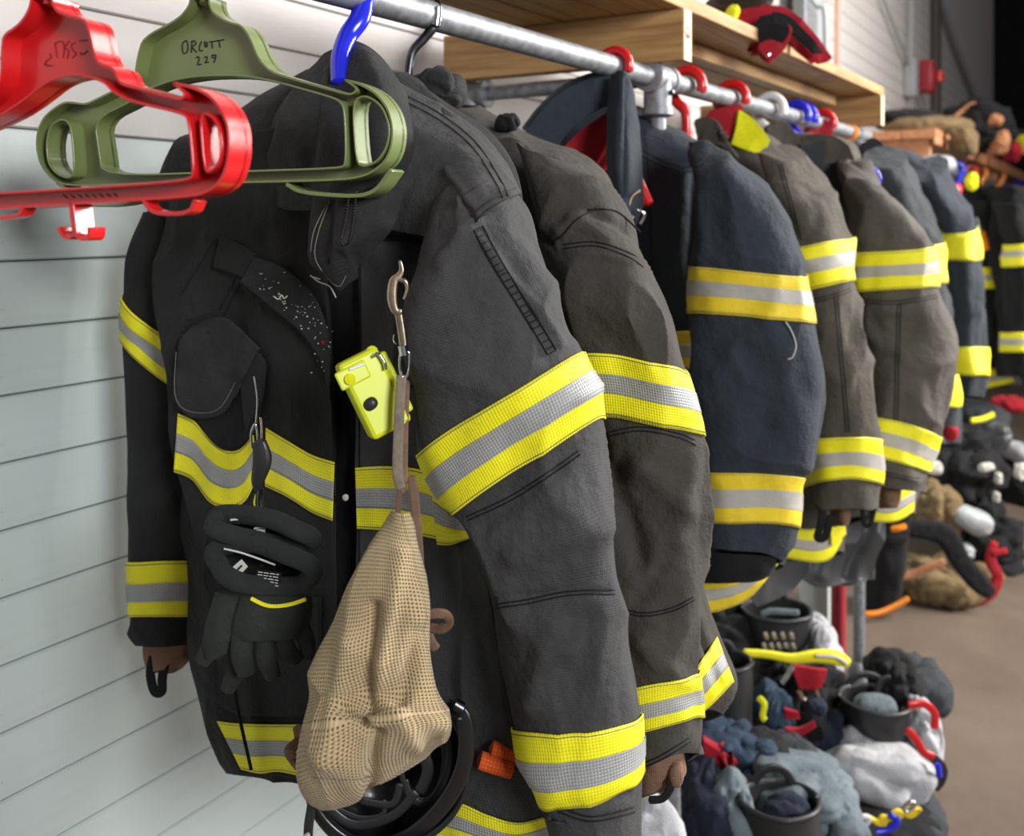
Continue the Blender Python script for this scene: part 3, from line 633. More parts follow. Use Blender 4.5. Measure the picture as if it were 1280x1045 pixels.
LP = Patch([[(446,150,1.02),(480,150,1.02),(530,152,1.03),(585,170,1.04),(612,200,1.04)],[(446,260,.945),(480,280,.945),(530,290,.955),(585,290,.97),(625,280,.98)],[(447,380),(485,395),(525,400),(580,400),(630,400)],[(446,500),(480,505),(520,508),(560,515),(600,520)],
  [(445,620),(485,625),(530,632),(565,640),(598,650)],[(446,760),(490,765),(535,770),(580,770),(622,770)],[(448,900),(500,905),(550,910),(600,915),(655,920)],[(450,985),(500,1000),(570,1020),(640,1032),(700,1022)],[(450,1030),(500,1040),(570,1062),(640,1075),(704,1060)]], xd=.935, seed=8., amp=(.006, .005, .0015),
  folds=[(500,110,505,330,14,.007),(540,300,525,440,12,-.007),(470,310,520,400,16,.006),(575,640,560,860,16,-.008),(610,700,640,920,14,.006),(520,700,515,900,14,-.004)])
LP.mesh('front_panel', 90, 150, 'shell_charcoal', C1, solid=.006)
# open front: lining-black patch on the body paints the gap's darkness
drape('front_gap_patch', [B1], [(402,330),(425,330),(450,340)], [(421,1000),(436,1004),(452,1008)], 'liner_black', C1, nu=10, nv=40, off=.006)
# wall-side sleeve
S1b = Tube([(200,270,262,265),(180,310,266,320),(171,365,266,440,{'sag':4}),(169,420,266,498,{'sag':4}),(168,480,262,540),(170,600,262,620),(171,703,264,703),(173,773,264,773),(168,795,262,795),(182,806,256,806)], D=1.50, dl=.02, th=.06, seed=12., folds=[(185,640,250,600,14,.008),(180,560,250,540,12,-.006),(176,430,250,470,10,-.006)])
S1b.mesh('sleeve', 90, 120, 'shell_dark', C1, solid=.003)
tube_band(S1b, 2, 3, C1); tube_band(S1b, 6, 7, C1)
W1 = Tube([(182,798,250,798),(181,815,240,815),(184,832,236,826),(190,842,226,836)], D=1.50, th=.035, seed=3., amp=(.003,.002,.001)); W1.mesh('wristlet', 48, 30, 'knit_tan', C1, solid=.004)
psweep([(192,820),(188,842),(193,864),(202,864),(203,846),(208,822)], 1.47, 6, 'liner_black', 'thumb_loop', C1, flat=.3)
# near sleeve
S1 = Tube([(592,258,634,236,{'D':1.16,'th':.02}),(580,280,648,246,{'D':1.14,'th':.045}),(562,305,660,268,{'D':1.12,'th':.058}),(545,340,670,298,{'D':1.105}),(524,420,690,366),(521,500,710,412),(525,568,729,440,{'sag':-4}),(574,640,752,523,{'sag':-2}),(590,692,758,600),(614,757,770,738,{'sag':4}),
  (632,840,786,830,{'sag':8}),(648,905,795,893,{'sag':12}),(683,988,797,965,{'sag':26}),(690,1008,795,995,{'sag':22}),(703,1046,790,1052,{'sag':10})], D=1.075, dl=.015, th=.062, seed=21., amp=(.009, .007, .0022),
  folds=[(580,262,640,238,5,.005),(600,300,700,430,6,.0045),(596,280,560,330,9,.006),(560,340,528,420,18,.006),(640,330,668,440,14,-.004),(600,660,700,590,10,-.006),(575,640,720,548,4,.003),(640,700,750,660,16,.006),(620,750,760,740,3,-.004),
   (690,790,660,880,16,.007),(740,780,720,850,14,-.006),(700,1010,780,990,7,-.005),(700,840,690,850,14,-.007),(612,440,560,560,22,-.003)])
S1.mesh('sleeve', 150, 260, 'shell_charcoal', C1, solid=.004)
tube_band(S1, 6, 7, C1, nu=130); tube_band(S1, 11, 12, C1, nu=130)
# seams on the near sleeve and shoulder
double_seam(S1, [(598,285),(622,330),(650,375),(672,410),(690,440)], C1, gap=6, r=.0010)
for q in np.linspace(0, 1, 22):
    a = poly([(598,285),(622,330),(650,375),(672,410),(690,440)], 40)[int(q * 39)]; seam(S1, [(a[0] - 5, a[1] + 3), (a[0] + 5, a[1] - 2)], C1, r=.0007, name='stitch', n=4)
double_seam(S1, [(618,758),(660,752),(710,742),(768,740)], C1, gap=2.5)
double_seam(S1, [(585,648),(640,622),(690,590),(724,566)], C1, gap=2.5)
double_seam(S1, [(700,1012),(740,1024),(793,1012)], C1, gap=3)
YK = Patch([[(497,102,1.27),(545,129,1.25),(598,162,1.22),(636,205,1.18),(652,240,1.13)],[(482,150,1.20),(525,165,1.18),(570,188,1.15),(608,218,1.095),(636,250,1.05)],[(476,215,1.17),(512,222,1.15),(550,234,1.12),(580,248,1.06),(606,268,1.035)],[(474,285,1.17),(500,290,1.15),(530,295,1.12),(555,300,1.09),(578,304,1.062)]], D=1.2, seed=77., amp=(.003,.003,.0015), folds=[(560,215,600,270,5,.004),(590,262,560,250,6,-.004)])
YK.mesh('shoulder_yoke', 80, 60, 'shell_charcoal', C1, solid=.004)
double_seam(YK, [(505,122),(550,146),(592,180),(622,225),(632,246)], C1, gap=3.5, mat='thread_dark')
double_seam(YK, [(580,290),(603,262),(630,246),(648,238)], C1, gap=-4, mat='thread_dark')
seam(YK, [(560,262),(585,240),(612,225)], C1, mat='thread_dark')
double_seam([LP], [(470,298),(510,300),(550,312)], C1, gap=2)
double_seam([LP, B1], [(436,205),(465,240),(490,262),(510,290)], C1, gap=3)
seam([LP], [(450,310),(449,600),(450,900)], C1)
# body bands
drape_band([RP], [(222,517),(243,527),(262,549),(282,563),(300,561),(316,543)], [(217,590),(240,600),(262,628),(285,635),(305,627),(319,600)], C1)
drape_band([RP], [(332,535),(360,552),(390,569),(418,578)], [(331,608),(360,622),(390,641),(415,651)], C1)
drape_band([LP], [(444,585),(480,583),(520,586),(546,596)], [(446,661),(490,664),(520,669),(546,674)], C1)
drape_band([LP], [(538,598),(560,622),(600,662)], [(546,681),(565,681),(600,668)], C1, off=.009)
drape_band([RP], [(271,902),(300,905),(350,906),(405,905)], [(301,962),(325,967),(350,965),(395,975)], C1)
drape_band([LP], [(452,975),(500,985),(570,1003),(610,1020),(650,1029),(700,1015)], [(452,1020),(500,1035),(560,1052),(610,1066),(650,1072),(703,1052)], C1)
# front details
drape('radio_pocket', [RP], [(224,470),(250,480),(290,478),(330,455)], [(246,525),(268,555),(290,562),(318,540)], 'liner_black', C1, off=.010, nv=20, solid=.006)
fl_ = drape('pocket_flap', [RP], [(224,424),(246,404),(280,398),(322,436)], [(216,498),(236,521),(275,518),(300,480)], 'collar_black', C1, off=.020, nv=24, solid=.005)
seam([RP], [(220,440),(219,494),(236,514),(272,512),(294,478)], C1, off=.022, mat='thread_grey', r=.0005)
drape('pocket_side', [RP], [(300,480),(318,442),(330,455)], [(306,540),(318,520),(326,500)], 'shell_dark', C1, off=.016, nv=16, solid=.004)
drape('storm_flap', [RP], [(318,322),(352,335),(385,362),(404,405),(413,445)], [(300,352),(340,385),(378,418),(402,455),(412,500)], 'collar_black', C1, off=.016, nv=20, solid=.005, label='lint covered edge of the front flap')
drape('microphone_tab', [RP], [(274,296),(296,304),(318,318)], [(266,334),(290,342),(310,350)], 'shell_dark', C1, off=.010, nv=12, solid=.004)
drape('cargo_pocket', [RP], [(258,712),(300,735),(350,745),(398,748)], [(270,880),(300,893),(350,896),(396,896)], 'shell_dark', C1, off=.010, nv=30, solid=.006)
psweep([(288,760,Dx(288,.885)),(290,830,Dx(290,.885)),(296,880,Dx(296,.89)),(314,962,Dx(314,.90))], None, 2.2, 'thread_black', 'elastic_cord', C1)
double_seam([RP], [(300,345),(285,375),(270,400),(240,425)], C1, gap=4); seam([RP], [(268,300),(250,330),(225,370)], C1)
psweep([(248,398,Dx(248,.895)),(260,394,Dx(260,.893)),(276,392,Dx(276,.893))], None, 4, 'liner_black', 'webbing_keeper', C1, flat=.5)
# lint
vv = []
for i in range(70):
    u = random.random(); a = poly([(330,360),(360,380),(392,410),(405,440),(410,470)], 60)[int(u * 59)]; x, y = a[0] + random.gauss(0, 9), a[1] + random.gauss(0, 9) - 6
    D = float(depth_at([RP], [x], [y])[0]) - .019; vv.append(box(P(x, y, D), [random.uniform(.0006, .0016)] * 3))
build('lint_speck', *join(vv), 'label_white', C1, kind='stuff')
for pl_ in ([(343,371),(348,374),(352,369),(355,373),(359,370)], [(388,344),(398,352),(412,358),(420,372)], [(388,345),(400,349)]):
    psweep([(a, b, Dx(a, .885)) for a, b in pl_], None, .9, 'label_white', 'loose_thread', C1, n=5)
for (x, y, r) in ((432,622,4),(404,428,2.4),):
    blob('fluff', x, y, r, r * 1.1, Dx(x, .915), .002, 'label_white' if y > 500 else 'red_cloth', C1, nu=10, nv=8)
# collar
CO = Patch([[(352,122,.99),(372,95,.99),(400,70,.985),(432,52,.985),(462,60,.985),(488,88,.985),(500,112,.99)],[(338,150,.96),(362,120,.94),(392,98,.93),(425,92,.935),(462,88,.93),(492,110,.94),(512,140,.96)],
  [(328,190,.945),(354,175,.915),(390,165,.90),(428,158,.90),(465,150,.90),(496,162,.92),(522,185,.94)],[(330,250,.925),(356,262,.91),(392,262,.895),(425,250,.885),(462,235,.895),(496,225,.915),(524,225,.93)]], xd=.9, seed=31., amp=(.005, .004, .0016),
  folds=[(395,70,380,230,9,-.007),(420,120,440,160,16,-.008),(455,70,490,140,10,.006),(350,120,345,220,9,.006)])
CO.mesh('collar', 90, 70, 'collar_black', C1, solid=.006)
LA = Patch([[(398,225,.885),(420,215,.865),(450,215,.86),(482,222,.87),(505,240,.885)],[(388,270,.875),(412,262,.845),(440,262,.835),(468,268,.85),(490,285,.87)],[(385,300,.87),(404,305,.84),(424,300,.828),(450,300,.84),(470,308,.87)],
  [(384,322,.87),(398,335,.845),(414,322,.83),(434,318,.845),(452,330,.87)],[(398,342,.88),(412,352,.86),(424,364,.855),(438,350,.86),(446,336,.88)]], xd=.86, seed=33., amp=(.004, .004, .001),
  folds=[(400,250,392,330,6,.007),(415,250,408,330,5,-.006),(428,300,440,345,7,.005)])
LA.mesh('collar_lapel', 70, 70, 'collar_black', C1, solid=.005, label='grey folded lapel with zip')
seam(LA, [(412,252),(398,290),(394,322),(410,348),(424,358),(432,345)], C1, mat='thread_grey', r=.0007, off=.002)
seam(LA, [(408,256),(392,290),(388,325)], C1, mat='thread_grey', r=.0007, off=.002)
zp = poly([(446,240),(443,275),(438,300),(431,306),(428,298),(434,270),(437,240)], 46); vv = []
for a in zp:
    D = float(depth_at([LA], [a[0]], [a[1]])[0]) - .004; vv.append(box(P(a[0], a[1], D), [.0016, .0024, .0013]))
build('zipper', *join(vv), 'dark_metal', C1, smooth=False)

# ------------------------------------------------------------------ coat 2, brown charcoal
C2 = coat('brownish charcoal firefighter coat directly behind the nearest coat', 1.22, .8)
B2 = Tube([(520,128,590,138,{'th':.04}),(520,150,650,170,{'th':.06}),(540,170,735,205),(560,220,770,262),(560,400,830,420),(560,600,858,620),(590,720,876,740),(610,800,898,800),(620,870,916,852),(640,930,900,892)], xd=1.33, th=.085, seed=41.,
   folds=[(640,180,700,260,12,.007),(876,780,905,860,5,-.01)])
B2.mesh('coat_body', 130, 150, 'shell_brown', C2, solid=.003)
drape_band([B2], [(860,850),(880,822),(897,796)], [(864,900),(885,886),(918,852)], C2, off=.006, nu=24)
S2 = Tube([(640,188,722,200,{'D':1.36,'th':.05}),(650,232,778,262,{'D':1.33}),(680,300,806,330,{'D':1.30}),(705,370,842,395),(728,443,867,466,{'sag':-10}),(738,526,877,547,{'sag':-9}),(735,640,884,640),(752,757,872,750,{'sag':10}),(782,857,866,836,{'sag':5}),(788,926,867,894,{'sag':4}),(790,950,866,925),(802,978,862,938)],
   D=1.27, dl=.02, th=.062, seed=44., amp=(.010, .009, .0022), folds=[(650,255,690,305,4,-.005),(700,290,735,262,7,.008),(735,262,800,290,6,-.008),(715,270,760,300,8,.006),(770,590,800,700,12,-.012),(800,580,860,640,16,.008),(740,535,770,640,10,-.008),(760,640,740,740,14,.006),(840,690,800,745,12,-.006),(700,310,790,330,4,.002),(870,560,840,700,12,.006),(800,800,850,850,10,.006)])
S2.mesh('sleeve', 140, 210, 'shell_brown', C2, solid=.004)
tube_band(S2, 4, 5, C2, nu=110); tube_band(S2, 8, 9, C2, nu=110, y='soot_lime_strip')
double_seam(S2, [(764,756),(800,768),(840,762),(868,748)], C2, gap=2); double_seam(S2, [(705,308),(745,305),(785,318),(806,332)], C2, gap=2.5)
double_seam(S2, [(752,545),(800,536),(850,545),(874,556)], C2, gap=2.5)
seam(S2, [(735,262),(770,264),(800,290)], C2, r=.0013); seam([S2, B2], [(650,262),(690,300),(720,275),(745,260)], C2, r=.0013)
double_seam(S2, [(795,960),(825,948),(862,925)], C2, gap=2.5)
W2 = Tube([(798,950,850,930),(797,972,854,948),(798,990,856,966,{'th':.025}),(800,998,846,978,{'th':.02})], D=1.27, th=.034, seed=3., amp=(.003,.002,.001)); W2.mesh('wristlet', 48, 30, 'knit_tan', C2, solid=.004)
blob('thumb_opening', 845, 966, 9, 17, 1.24, .012, 'knit_tan', C2, amp=.12); psweep([(812,1000),(828,998),(838,985),(836,975)], 1.235, 5, 'liner_black', 'thumb_loop', C2, flat=.4)
blob('collar', 545, 114, 34, 26, 1.42, .05, 'collar_black', C2, amp=.35, seed=3.)
blob('hanging_loop', 635, 153, 17, 12, 1.52, .02, 'liner_black', C2, amp=.2)
# soot mark on lower band
q = [psweep([(848 + a, 880 + b, 1.195), (848 + a + c, 880 + b + d, 1.195)], None, 1.0, '', '', raw=True, n=5) for a, b, c, d in [(-14, 8, 30, -14), (-8, -6, 14, 20), (-2, 12, 10, -24), (4, -2, 14, 6), (-12, 0, 12, 2)]] if 0 else []

# ------------------------------------------------------------------ coat 3, navy
C3 = coat('navy blue firefighter coat with amber bands and its collar standing open', 1.9, .82)
B3 = Tube([(740,120,800,136,{'th':.05}),(700,150,850,164,{'th':.08}),(665,190,893,190),(655,215,890,215),(650,300,895,300),(660,450,890,450),(680,600,890,600),(700,690,970,675),(715,765,977,705)], xd=1.93, th=.11, seed=51., folds=[(870,220,866,330,8,-.012)])
B3.mesh('coat_body', 110, 120, 'shell_navy', C3, solid=.004, cap='start')
S3 = Tube([(862,192,906,192,{'D':1.86,'th':.05}),(866,225,946,225),(869,290,988,300),(871,333,1003,347,{'sag':-3}),(872,392,1017,405,{'sag':-3}),(872,480,1031,485),(876,550,1017,580),(882,592,1005,598,{'sag':-2}),(882,656,997,660),(881,690,978,702)], D=1.79, dl=.03, th=.075, seed=54., amp=(.010,.007,.0022),
   folds=[(872,250,880,320,10,.008),(900,560,960,540,20,-.006),(960,400,1000,560,18,.006)])
S3.mesh('sleeve', 110, 150, 'shell_navy', C3, solid=.004)
tube_band(S3, 3, 4, C3, 'amber_strip', 'pale_silver_strip'); tube_band(S3, 7, 8, C3, 'amber_strip', 'pale_silver_strip')
K = Tube([(876,690,972,695),(880,712,966,715),(884,728,955,722,{'th':.05})], D=1.80, th=.06, seed=2., amp=(.004,.004,.002)); K.mesh('inner_cuff', 60, 24, 'liner_black', C3, solid=.004)
drape_band([B3], [(870,722),(905,722),(940,712),(972,690)], [(874,768),(905,762),(940,745),(975,702)], C3, 'amber_strip', 'pale_silver_strip', off=.01, nu=30)
drape_band([B3], [(820,415),(869,414)], [(820,462),(869,462)], C3, 'amber_strip', 'pale_silver_strip', off=.008, nu=12)
K3 = Patch([[(652,160),(672,134),(700,108),(735,92),(766,90)],[(672,178),(690,152),(715,130),(745,112),(770,106)],[(694,196),(706,170),(728,150),(752,136),(772,128)]], D=1.86, seed=8., amp=(.005,.004,.001)); K3.mesh('collar', 70, 40, 'shell_navy', C3, solid=.012)
seam(K3, [(660,158),(680,132),(706,110),(738,96)], C3, r=.0012)
K3b = Patch([[(764,94,1.84),(776,88,1.80),(787,96,1.80),(796,118,1.84)],[(758,150,1.82),(772,145,1.76),(788,145,1.76),(800,160,1.82)],[(757,200,1.80),(770,200,1.73),(790,200,1.73),(803,205,1.80)],[(762,250,1.78),(775,250,1.71),(792,250,1.72),(804,255,1.79)],[(766,300,1.77),(776,305,1.72),(785,300,1.72),(792,290,1.77)],[(768,335,1.77),(772,336,1.74),(776,332,1.74),(780,325,1.77)]], D=1.8, seed=9., amp=(.006,.004,.001), folds=[(785,100,775,330,6,-.008)])
K3b.mesh('collar_lapel', 50, 80, 'shell_navy', C3, solid=.010)
K3c = Patch([[(690,200),(720,170),(765,140)],[(700,300),(730,260),(768,230)],[(720,360),(745,340),(775,330)]], D=1.93, seed=3.); K3c.mesh('coat_lining', 40, 40, 'liner_black', C3, solid=.004)
RC = Patch([[(712,176),(730,160),(762,138)],[(702,190),(730,182),(766,172)],[(714,206),(738,202),(768,198)]], D=1.885, seed=3.); RC.mesh('red_lining', 30, 20, 'red_cloth', C3, solid=.004, label='red lining seen inside the open collar')
double_seam([B3, S3], [(800,190),(830,205),(860,212),(880,200)], C3, gap=3); seam(B3, [(806,160),(812,250),(815,400)], C3)
psweep([(800,238),(790,246),(785,262),(786,276),(792,270)], 1.715, 3, 'brass_metal', 'clip_hook', C3, label='brass hook on the chest'); psweep([(796,262),(806,268),(800,280)], 1.715, 2.2, 'chrome', 'clip_ring', C3)
psweep([(982,402),(990,415),(995,432),(991,446),(985,449)], 1.70, .8, 'label_white', 'loose_thread', C3, n=5)

# ------------------------------------------------------------------ coats 4 .. 7
def mid_coat(label, x, body, bx_, bth, sl, sD, sth, bands, mat, hem=None, collar=None, cx=None, seams=(), y='lime_strip', s='pale_silver_strip', wrist=None, bodyamp=None, seed=60.):
    c = coat(label, x, .8)
    B = Tube(body, xd=bx_, th=bth, seed=seed, amp=bodyamp); B.mesh('coat_body', 90, 100, mat, c, solid=.004, cap='start')
    S = Tube(sl, D=sD, dl=.03, th=sth, seed=seed + 3, amp=(.012, .010, .004)); S.mesh('sleeve', 90, 130, mat, c, solid=.004, cap='start')
    for a, b in bands: tube_band(S, a, b, c, y, s, off=.005)
    for h in (hem or []): drape_band([B], h[0], h[1], c, y, s or 'lime_strip', off=.012, nu=26)
    if collar:
        K = Patch(collar, xd=cx, seed=seed + 1, amp=(.007, .006, .002)); K.mesh('collar', 50, 40, mat, c, solid=.010)
    for q in seams: double_seam([S, B], q, c, gap=2, r=.0013, mat='thread_dark')
    if wrist: W = Tube(wrist, D=sD, th=sth * .5, seed=4., amp=(.004, .002, .001)); W.mesh('wristlet', 40, 20, 'knit_tan', c, solid=.004)
    return c, B, S
C4, B4, S4 = mid_coat('olive brown firefighter coat just beyond the navy coat', 2.25, [(872,152,905,160,{'th':.05}),(878,170,960,172,{'th':.08}),(880,192,988,200),(870,260,1012,240),(880,400,1018,400),(890,560,1012,560),(900,640,1050,635),(905,706,1054,690)], 2.38, .10,
  [(962,184,1000,200,{'D':2.14,'th':.05}),(985,225,1016,232,{'D':2.12}),(1000,262,1035,262),(1001,309,1054,300,{'sag':-3}),(1006,368,1063,351,{'sag':-3}),(1018,440,1078,420),(1024,500,1088,490),(1015,553,1093,549,{'sag':-3}),(1017,610,1094,605,{'sag':-6}),(1020,638,1093,637)], 2.07, .078, [(3, 4), (7, 8)], 'shell_olive',
  hem=[([(978,655),(1010,662),(1040,655),(1052,645)], [(980,697),(1020,703),(1040,697),(1053,676)])], collar=[[(868,150),(880,146),(895,152),(906,172)],[(870,166),(884,160),(900,168),(914,186)],[(880,184),(892,180),(908,186),(922,196)]], cx=2.25,
  seams=[[(1008,378),(1035,372),(1064,362)], [(1045,370),(1052,450),(1060,540)], [(975,205),(985,240),(1000,300)]], wrist=[(1040,632,1062,632),(1040,648,1062,648),(1042,658,1058,658)], seed=60.)
psweep([(1028,636),(1026,655),(1022,672),(1032,670),(1038,645)], 2.02, 5, 'liner_black', 'thumb_loop', C4, flat=.4); psweep([(1078,636),(1080,655),(1088,655),(1093,636)], 2.02, 3, 'liner_black', 'thumb_loop', C4, flat=.4)
drape('hem_fold', [B4], [(1038,655),(1055,640)], [(1040,684),(1058,668)], 'lime_strip', C4, off=.03, nu=12)
C5, B5, S5 = mid_coat('grey brown firefighter coat with wide lime bands, widest at its elbow', 2.5, [(985,166,1045,172,{'th':.05}),(985,180,1066,184,{'th':.08}),(990,215,1076,214),(995,300,1098,300),(1000,400,1110,400),(1010,560,1140,560),(1015,610,1148,600),(1018,655,1144,642)], 2.68, .11,
  [(1060,200,1074,206,{'D':2.42,'th':.03}),(1062,222,1086,226,{'D':2.40,'th':.06}),(1067,264,1124,260),(1069,314,1164,309,{'sag':-2}),(1073,366,1170,360,{'sag':-4}),(1076,430,1190,425),(1082,485,1180,495),(1087,522,1166,543,{'sag':-3}),(1091,572,1152,588,{'sag':-3}),(1096,605,1150,614)], 2.28, .085, [(3, 4), (7, 8)], 'shell_grey',
  hem=[([(1092,615),(1115,618),(1146,600)], [(1090,652),(1120,652),(1142,640)])], collar=[[(992,176),(1015,168),(1042,170),(1062,182)],[(996,195),(1018,186),(1046,188),(1070,202)],[(1002,215),(1022,206),(1050,206),(1078,222)]], cx=2.5,
  seams=[[(1074,376),(1120,378),(1172,370)], [(1124,380),(1122,450),(1120,525)], [(1094,590),(1148,600)]], wrist=[(1096,608,1124,612),(1097,625,1122,628),(1100,634,1118,636)], seed=70.)
T = Patch([[(1000,180),(1028,176),(1056,186)],[(1010,240),(1038,238),(1063,246)],[(1030,320),(1050,325),(1070,330)]], D=2.44, seed=5., amp=(.008,.006,.002)); T.mesh('front_panel', 30, 40, 'shell_slate', C5, solid=.004)
for a, b in (((1022,222),(1027,240)), ((1030,240),(1034,260)), ((1037,262),(1040,276))): psweep([a, b], 2.37, 2.4, 'brass_metal' if a[0] < 1025 else 'chrome', 'clasp', C5, sub=1)
psweep([(1044,268),(1048,288)], 2.36, 6, 'dark_metal', 'key_fob', C5, sub=1)
C6, B6, S6 = mid_coat('slate firefighter coat mostly hidden behind the grey brown coat', 2.95, [(1075,180,1100,184,{'th':.05}),(1070,196,1128,200,{'th':.08}),(1075,240,1150,240),(1080,400,1170,400),(1090,560,1180,555)], 3.25, .11,
  [(1085,190,1130,205),(1105,240,1150,245),(1115,306,1176,305,{'sag':-2}),(1120,352,1183,354,{'sag':-2}),(1125,420,1193,420),(1130,469,1196,468),(1135,508,1197,508),(1140,535,1194,532)], 2.75, .08, [(2, 3), (5, 6)], 'shell_slate', s=None, seed=80.,
  collar=[[(1075,180),(1092,172),(1108,184)],[(1082,198),(1098,190),(1116,202)]], cx=3.1)
C7, B7, S7 = mid_coat('dark blue firefighter coat with plain lime bands, last on the nearer rack', 3.3, [(1118,186,1140,190,{'th':.05}),(1112,205,1165,212,{'th':.08}),(1118,260,1190,258),(1130,400,1198,400),(1140,560,1200,555)], 3.62, .11,
  [(1145,205,1178,218),(1160,245,1206,255),(1174,288,1220,287),(1176,323,1227,325),(1182,380,1231,380),(1188,434,1232,434),(1188,470,1233,470),(1190,495,1230,497)], 3.22, .085, [(2, 3), (5, 6)], 'shell_navy', s=None, seed=90.)
# hangers beyond
for px, m, lb in ((858, 'red_plastic', 'large red hanger hook right of the pipe tee, above the navy coat'), (914, 'red_plastic', 'red hanger hook above the red and yellow collar'), (962, 'white_plastic', 'white plastic hanger hook on the rail'),
   (994, 'blue_plastic', 'blue hanger hook on the rail, next to the white one'), (1003, 'blue_plastic', 'second blue hanger hook, nearest the last red one'), (1027, 'red_plastic', 'red hanger hook nearest the orange tape on the rail')):
    coat_hanger(rail_x(px), m, lb, t=.012, r=.036, neckdrop=.13, arm=.06)
o = psweep([(1076,234),(1090,236),(1099,226),(1094,213),(1080,210)], 2.5, 3.4, 'blue_plastic', 'coat_hanger'); tag(o, 'blue plastic hanger end poking out beside the slate coat', 'coat hanger')
RJ = things('red_yellow_jacket', 'red jacket with a lime yellow patch behind the olive brown coat', 'jacket', P(930, 200, 2.4))
J = Patch([[(888,138),(905,132),(925,130),(930,138)],[(882,152),(900,148),(925,150),(932,160)],[(890,180),(905,182),(922,186),(935,190)]], D=2.36, seed=2.); J.mesh('collar', 40, 30, 'red_cloth', RJ, solid=.02)
J = Patch([[(924,138),(935,144),(948,156),(962,176)],[(920,160),(930,162),(942,170),(958,186)],[(914,180),(928,186),(945,192),(960,200)]], D=2.34, seed=3.); J.mesh('yellow_patch', 40, 30, 'yellow_cloth', RJ, solid=.02)
J = Tube([(890,175,960,185),(890,260,990,260),(900,500,1000,500)], D=2.5, th=.08); J.mesh('jacket_body', 40, 30, 'red_dark_cloth', RJ, solid=.004)
J = Patch([[(958,158),(975,150),(990,158),(1000,180)],[(958,190),(978,182),(992,190),(1004,205)],[(965,215),(985,215),(1000,215),(1010,220)]], D=2.45, seed=5.); q = J.mesh('dark_collar', 40, 30, 'shell_olive', C4, solid=.02)
J = Patch([[(1010,150),(1024,148),(1040,152)],[(1008,172),(1024,172),(1042,174)]], D=2.95, seed=5.); o = J.mesh('red_collar', 30, 20, 'red_dark_cloth', None, solid=.02, drape=False); o.name = 'red_scarf'; tag(o, 'dark red cloth bunched below the blue hanger hooks', 'cloth')
def far_D(px):
    k = (px - CX) / F; x = .88 * (CT + k * ST) / (ST - k * CT); return x * CT + .88 * ST - .04
# second rack garments
def far_coat(label, D, body, sl, bands, mat, fr=(.34, .66)):
    c = things('fire_coat', label, 'coat', P(body[0][0], 480, D), 'firefighter coats on the far rack')
    B = Tube(body, D=D + .1, th=.13, seed=D, amp=(.015, .01, .003)); B.mesh('coat_body', 50, 50, mat, c, solid=.004)
    S = Tube(sl, D=D - .1, th=.09, seed=D + 1, amp=(.015, .01, .003)); S.mesh('sleeve', 50, 60, mat, c, solid=.004)
    for a, b in bands: tube_band(S, a, b, c, 'lime_strip', 'pale_silver_strip', off=.01, nu=40, stitches=False)
    return c, B
c, B = far_coat('black firefighter coat with an orange tag, first on the far rack', 5.2, [(1212,232,1230,232),(1205,246,1245,248),(1205,350,1262,350),(1210,458,1264,456),(1212,488,1268,480)], [(1208,250,1230,252),(1212,285,1250,288),(1218,334,1258,335),(1220,361,1258,360),(1225,420,1258,420),(1230,450,1256,448)], [(2, 3)], 'liner_black')
drape_band([B], [(1232,462),(1264,460)], [(1232,486),(1268,478)], c, s='pale_silver_strip', off=.03, nu=16)
psweep([(1226,290),(1232,312)], 4.95, 5, 'orange_plastic', 'orange_tag', c, sub=1); psweep([(1222,272),(1226,288)], 4.95, 2, 'chrome', 'clip', c, sub=1)
c, B = far_coat('black firefighter coat with a diagonal lime strip at the frame edge, far rack', 4.9, [(1242,236,1262,236),(1240,250,1290,250),(1245,400,1310,400),(1250,470,1310,470)], [(1246,254,1272,256),(1252,280,1284,282),(1259,306,1290,302),(1259,334,1290,330),(1262,400,1294,398),(1259,416,1294,414),(1259,440,1294,440),(1262,470,1292,470)], [(2, 3), (5, 6)], 'liner_black')
drape_band([B], [(1262,266),(1278,340)], [(1270,262),(1288,335)], c, s='lime_strip', off=.12, nu=16)
for px, py, m, lb, rx in ((1196,212,'blue_plastic','blue hanger hook, first of the colourful hooks on the far rail',8), (1213,214,'red_plastic','red hanger hook between the blue and orange hooks on the far rail',7), (1222,216,'orange_plastic','orange hanger hook on the far rail, left of the other orange one',10), (1242,220,'orange_plastic','larger orange hanger hook on the far rail',12), (1264,224,'blue_plastic','dark blue hanger hook on the far rail near the frame edge',9), (1277,227,'red_plastic','red hanger hook at the frame edge on the far rail',8)):
    a = [(px + rx * math.cos(t), py + rx * 1.0 * math.sin(t)) for t in np.linspace(-3.6, .9, 9)]
    o = psweep(a + [(px + 1, py + 20)], far_D(px), 3.6, m, 'coat_hanger'); tag(o, lb, 'coat hanger')
o = blob('red_hanger_body', 1188, 238, 14, 9, 4.6, .03, 'red_plastic', amp=.1); o.name = 'coat_hanger'; tag(o, 'wide red hanger shoulder below the far rail end cap', 'coat hanger')
o = blob('glove', 1215, 228, 7, 12, 4.65, .03, 'yellow_cloth', amp=.2); tag(o, 'small lime yellow cloth under the orange hooks', 'cloth')
o = psweep([(1150,206),(1175,202),(1192,206)], 4.5, 9, 'galvanised', 'rolled_blanket'); bpy.data.objects.remove(o)
# ------------------------------------------------------------------ things hung on coat 1
def strip(pts, wpx, mat, name, parent, flat=.22, **k): return psweep(pts, None, wpx, mat, name, parent, flat=flat, **k)
XD = lambda px, x: Dx(px, x)
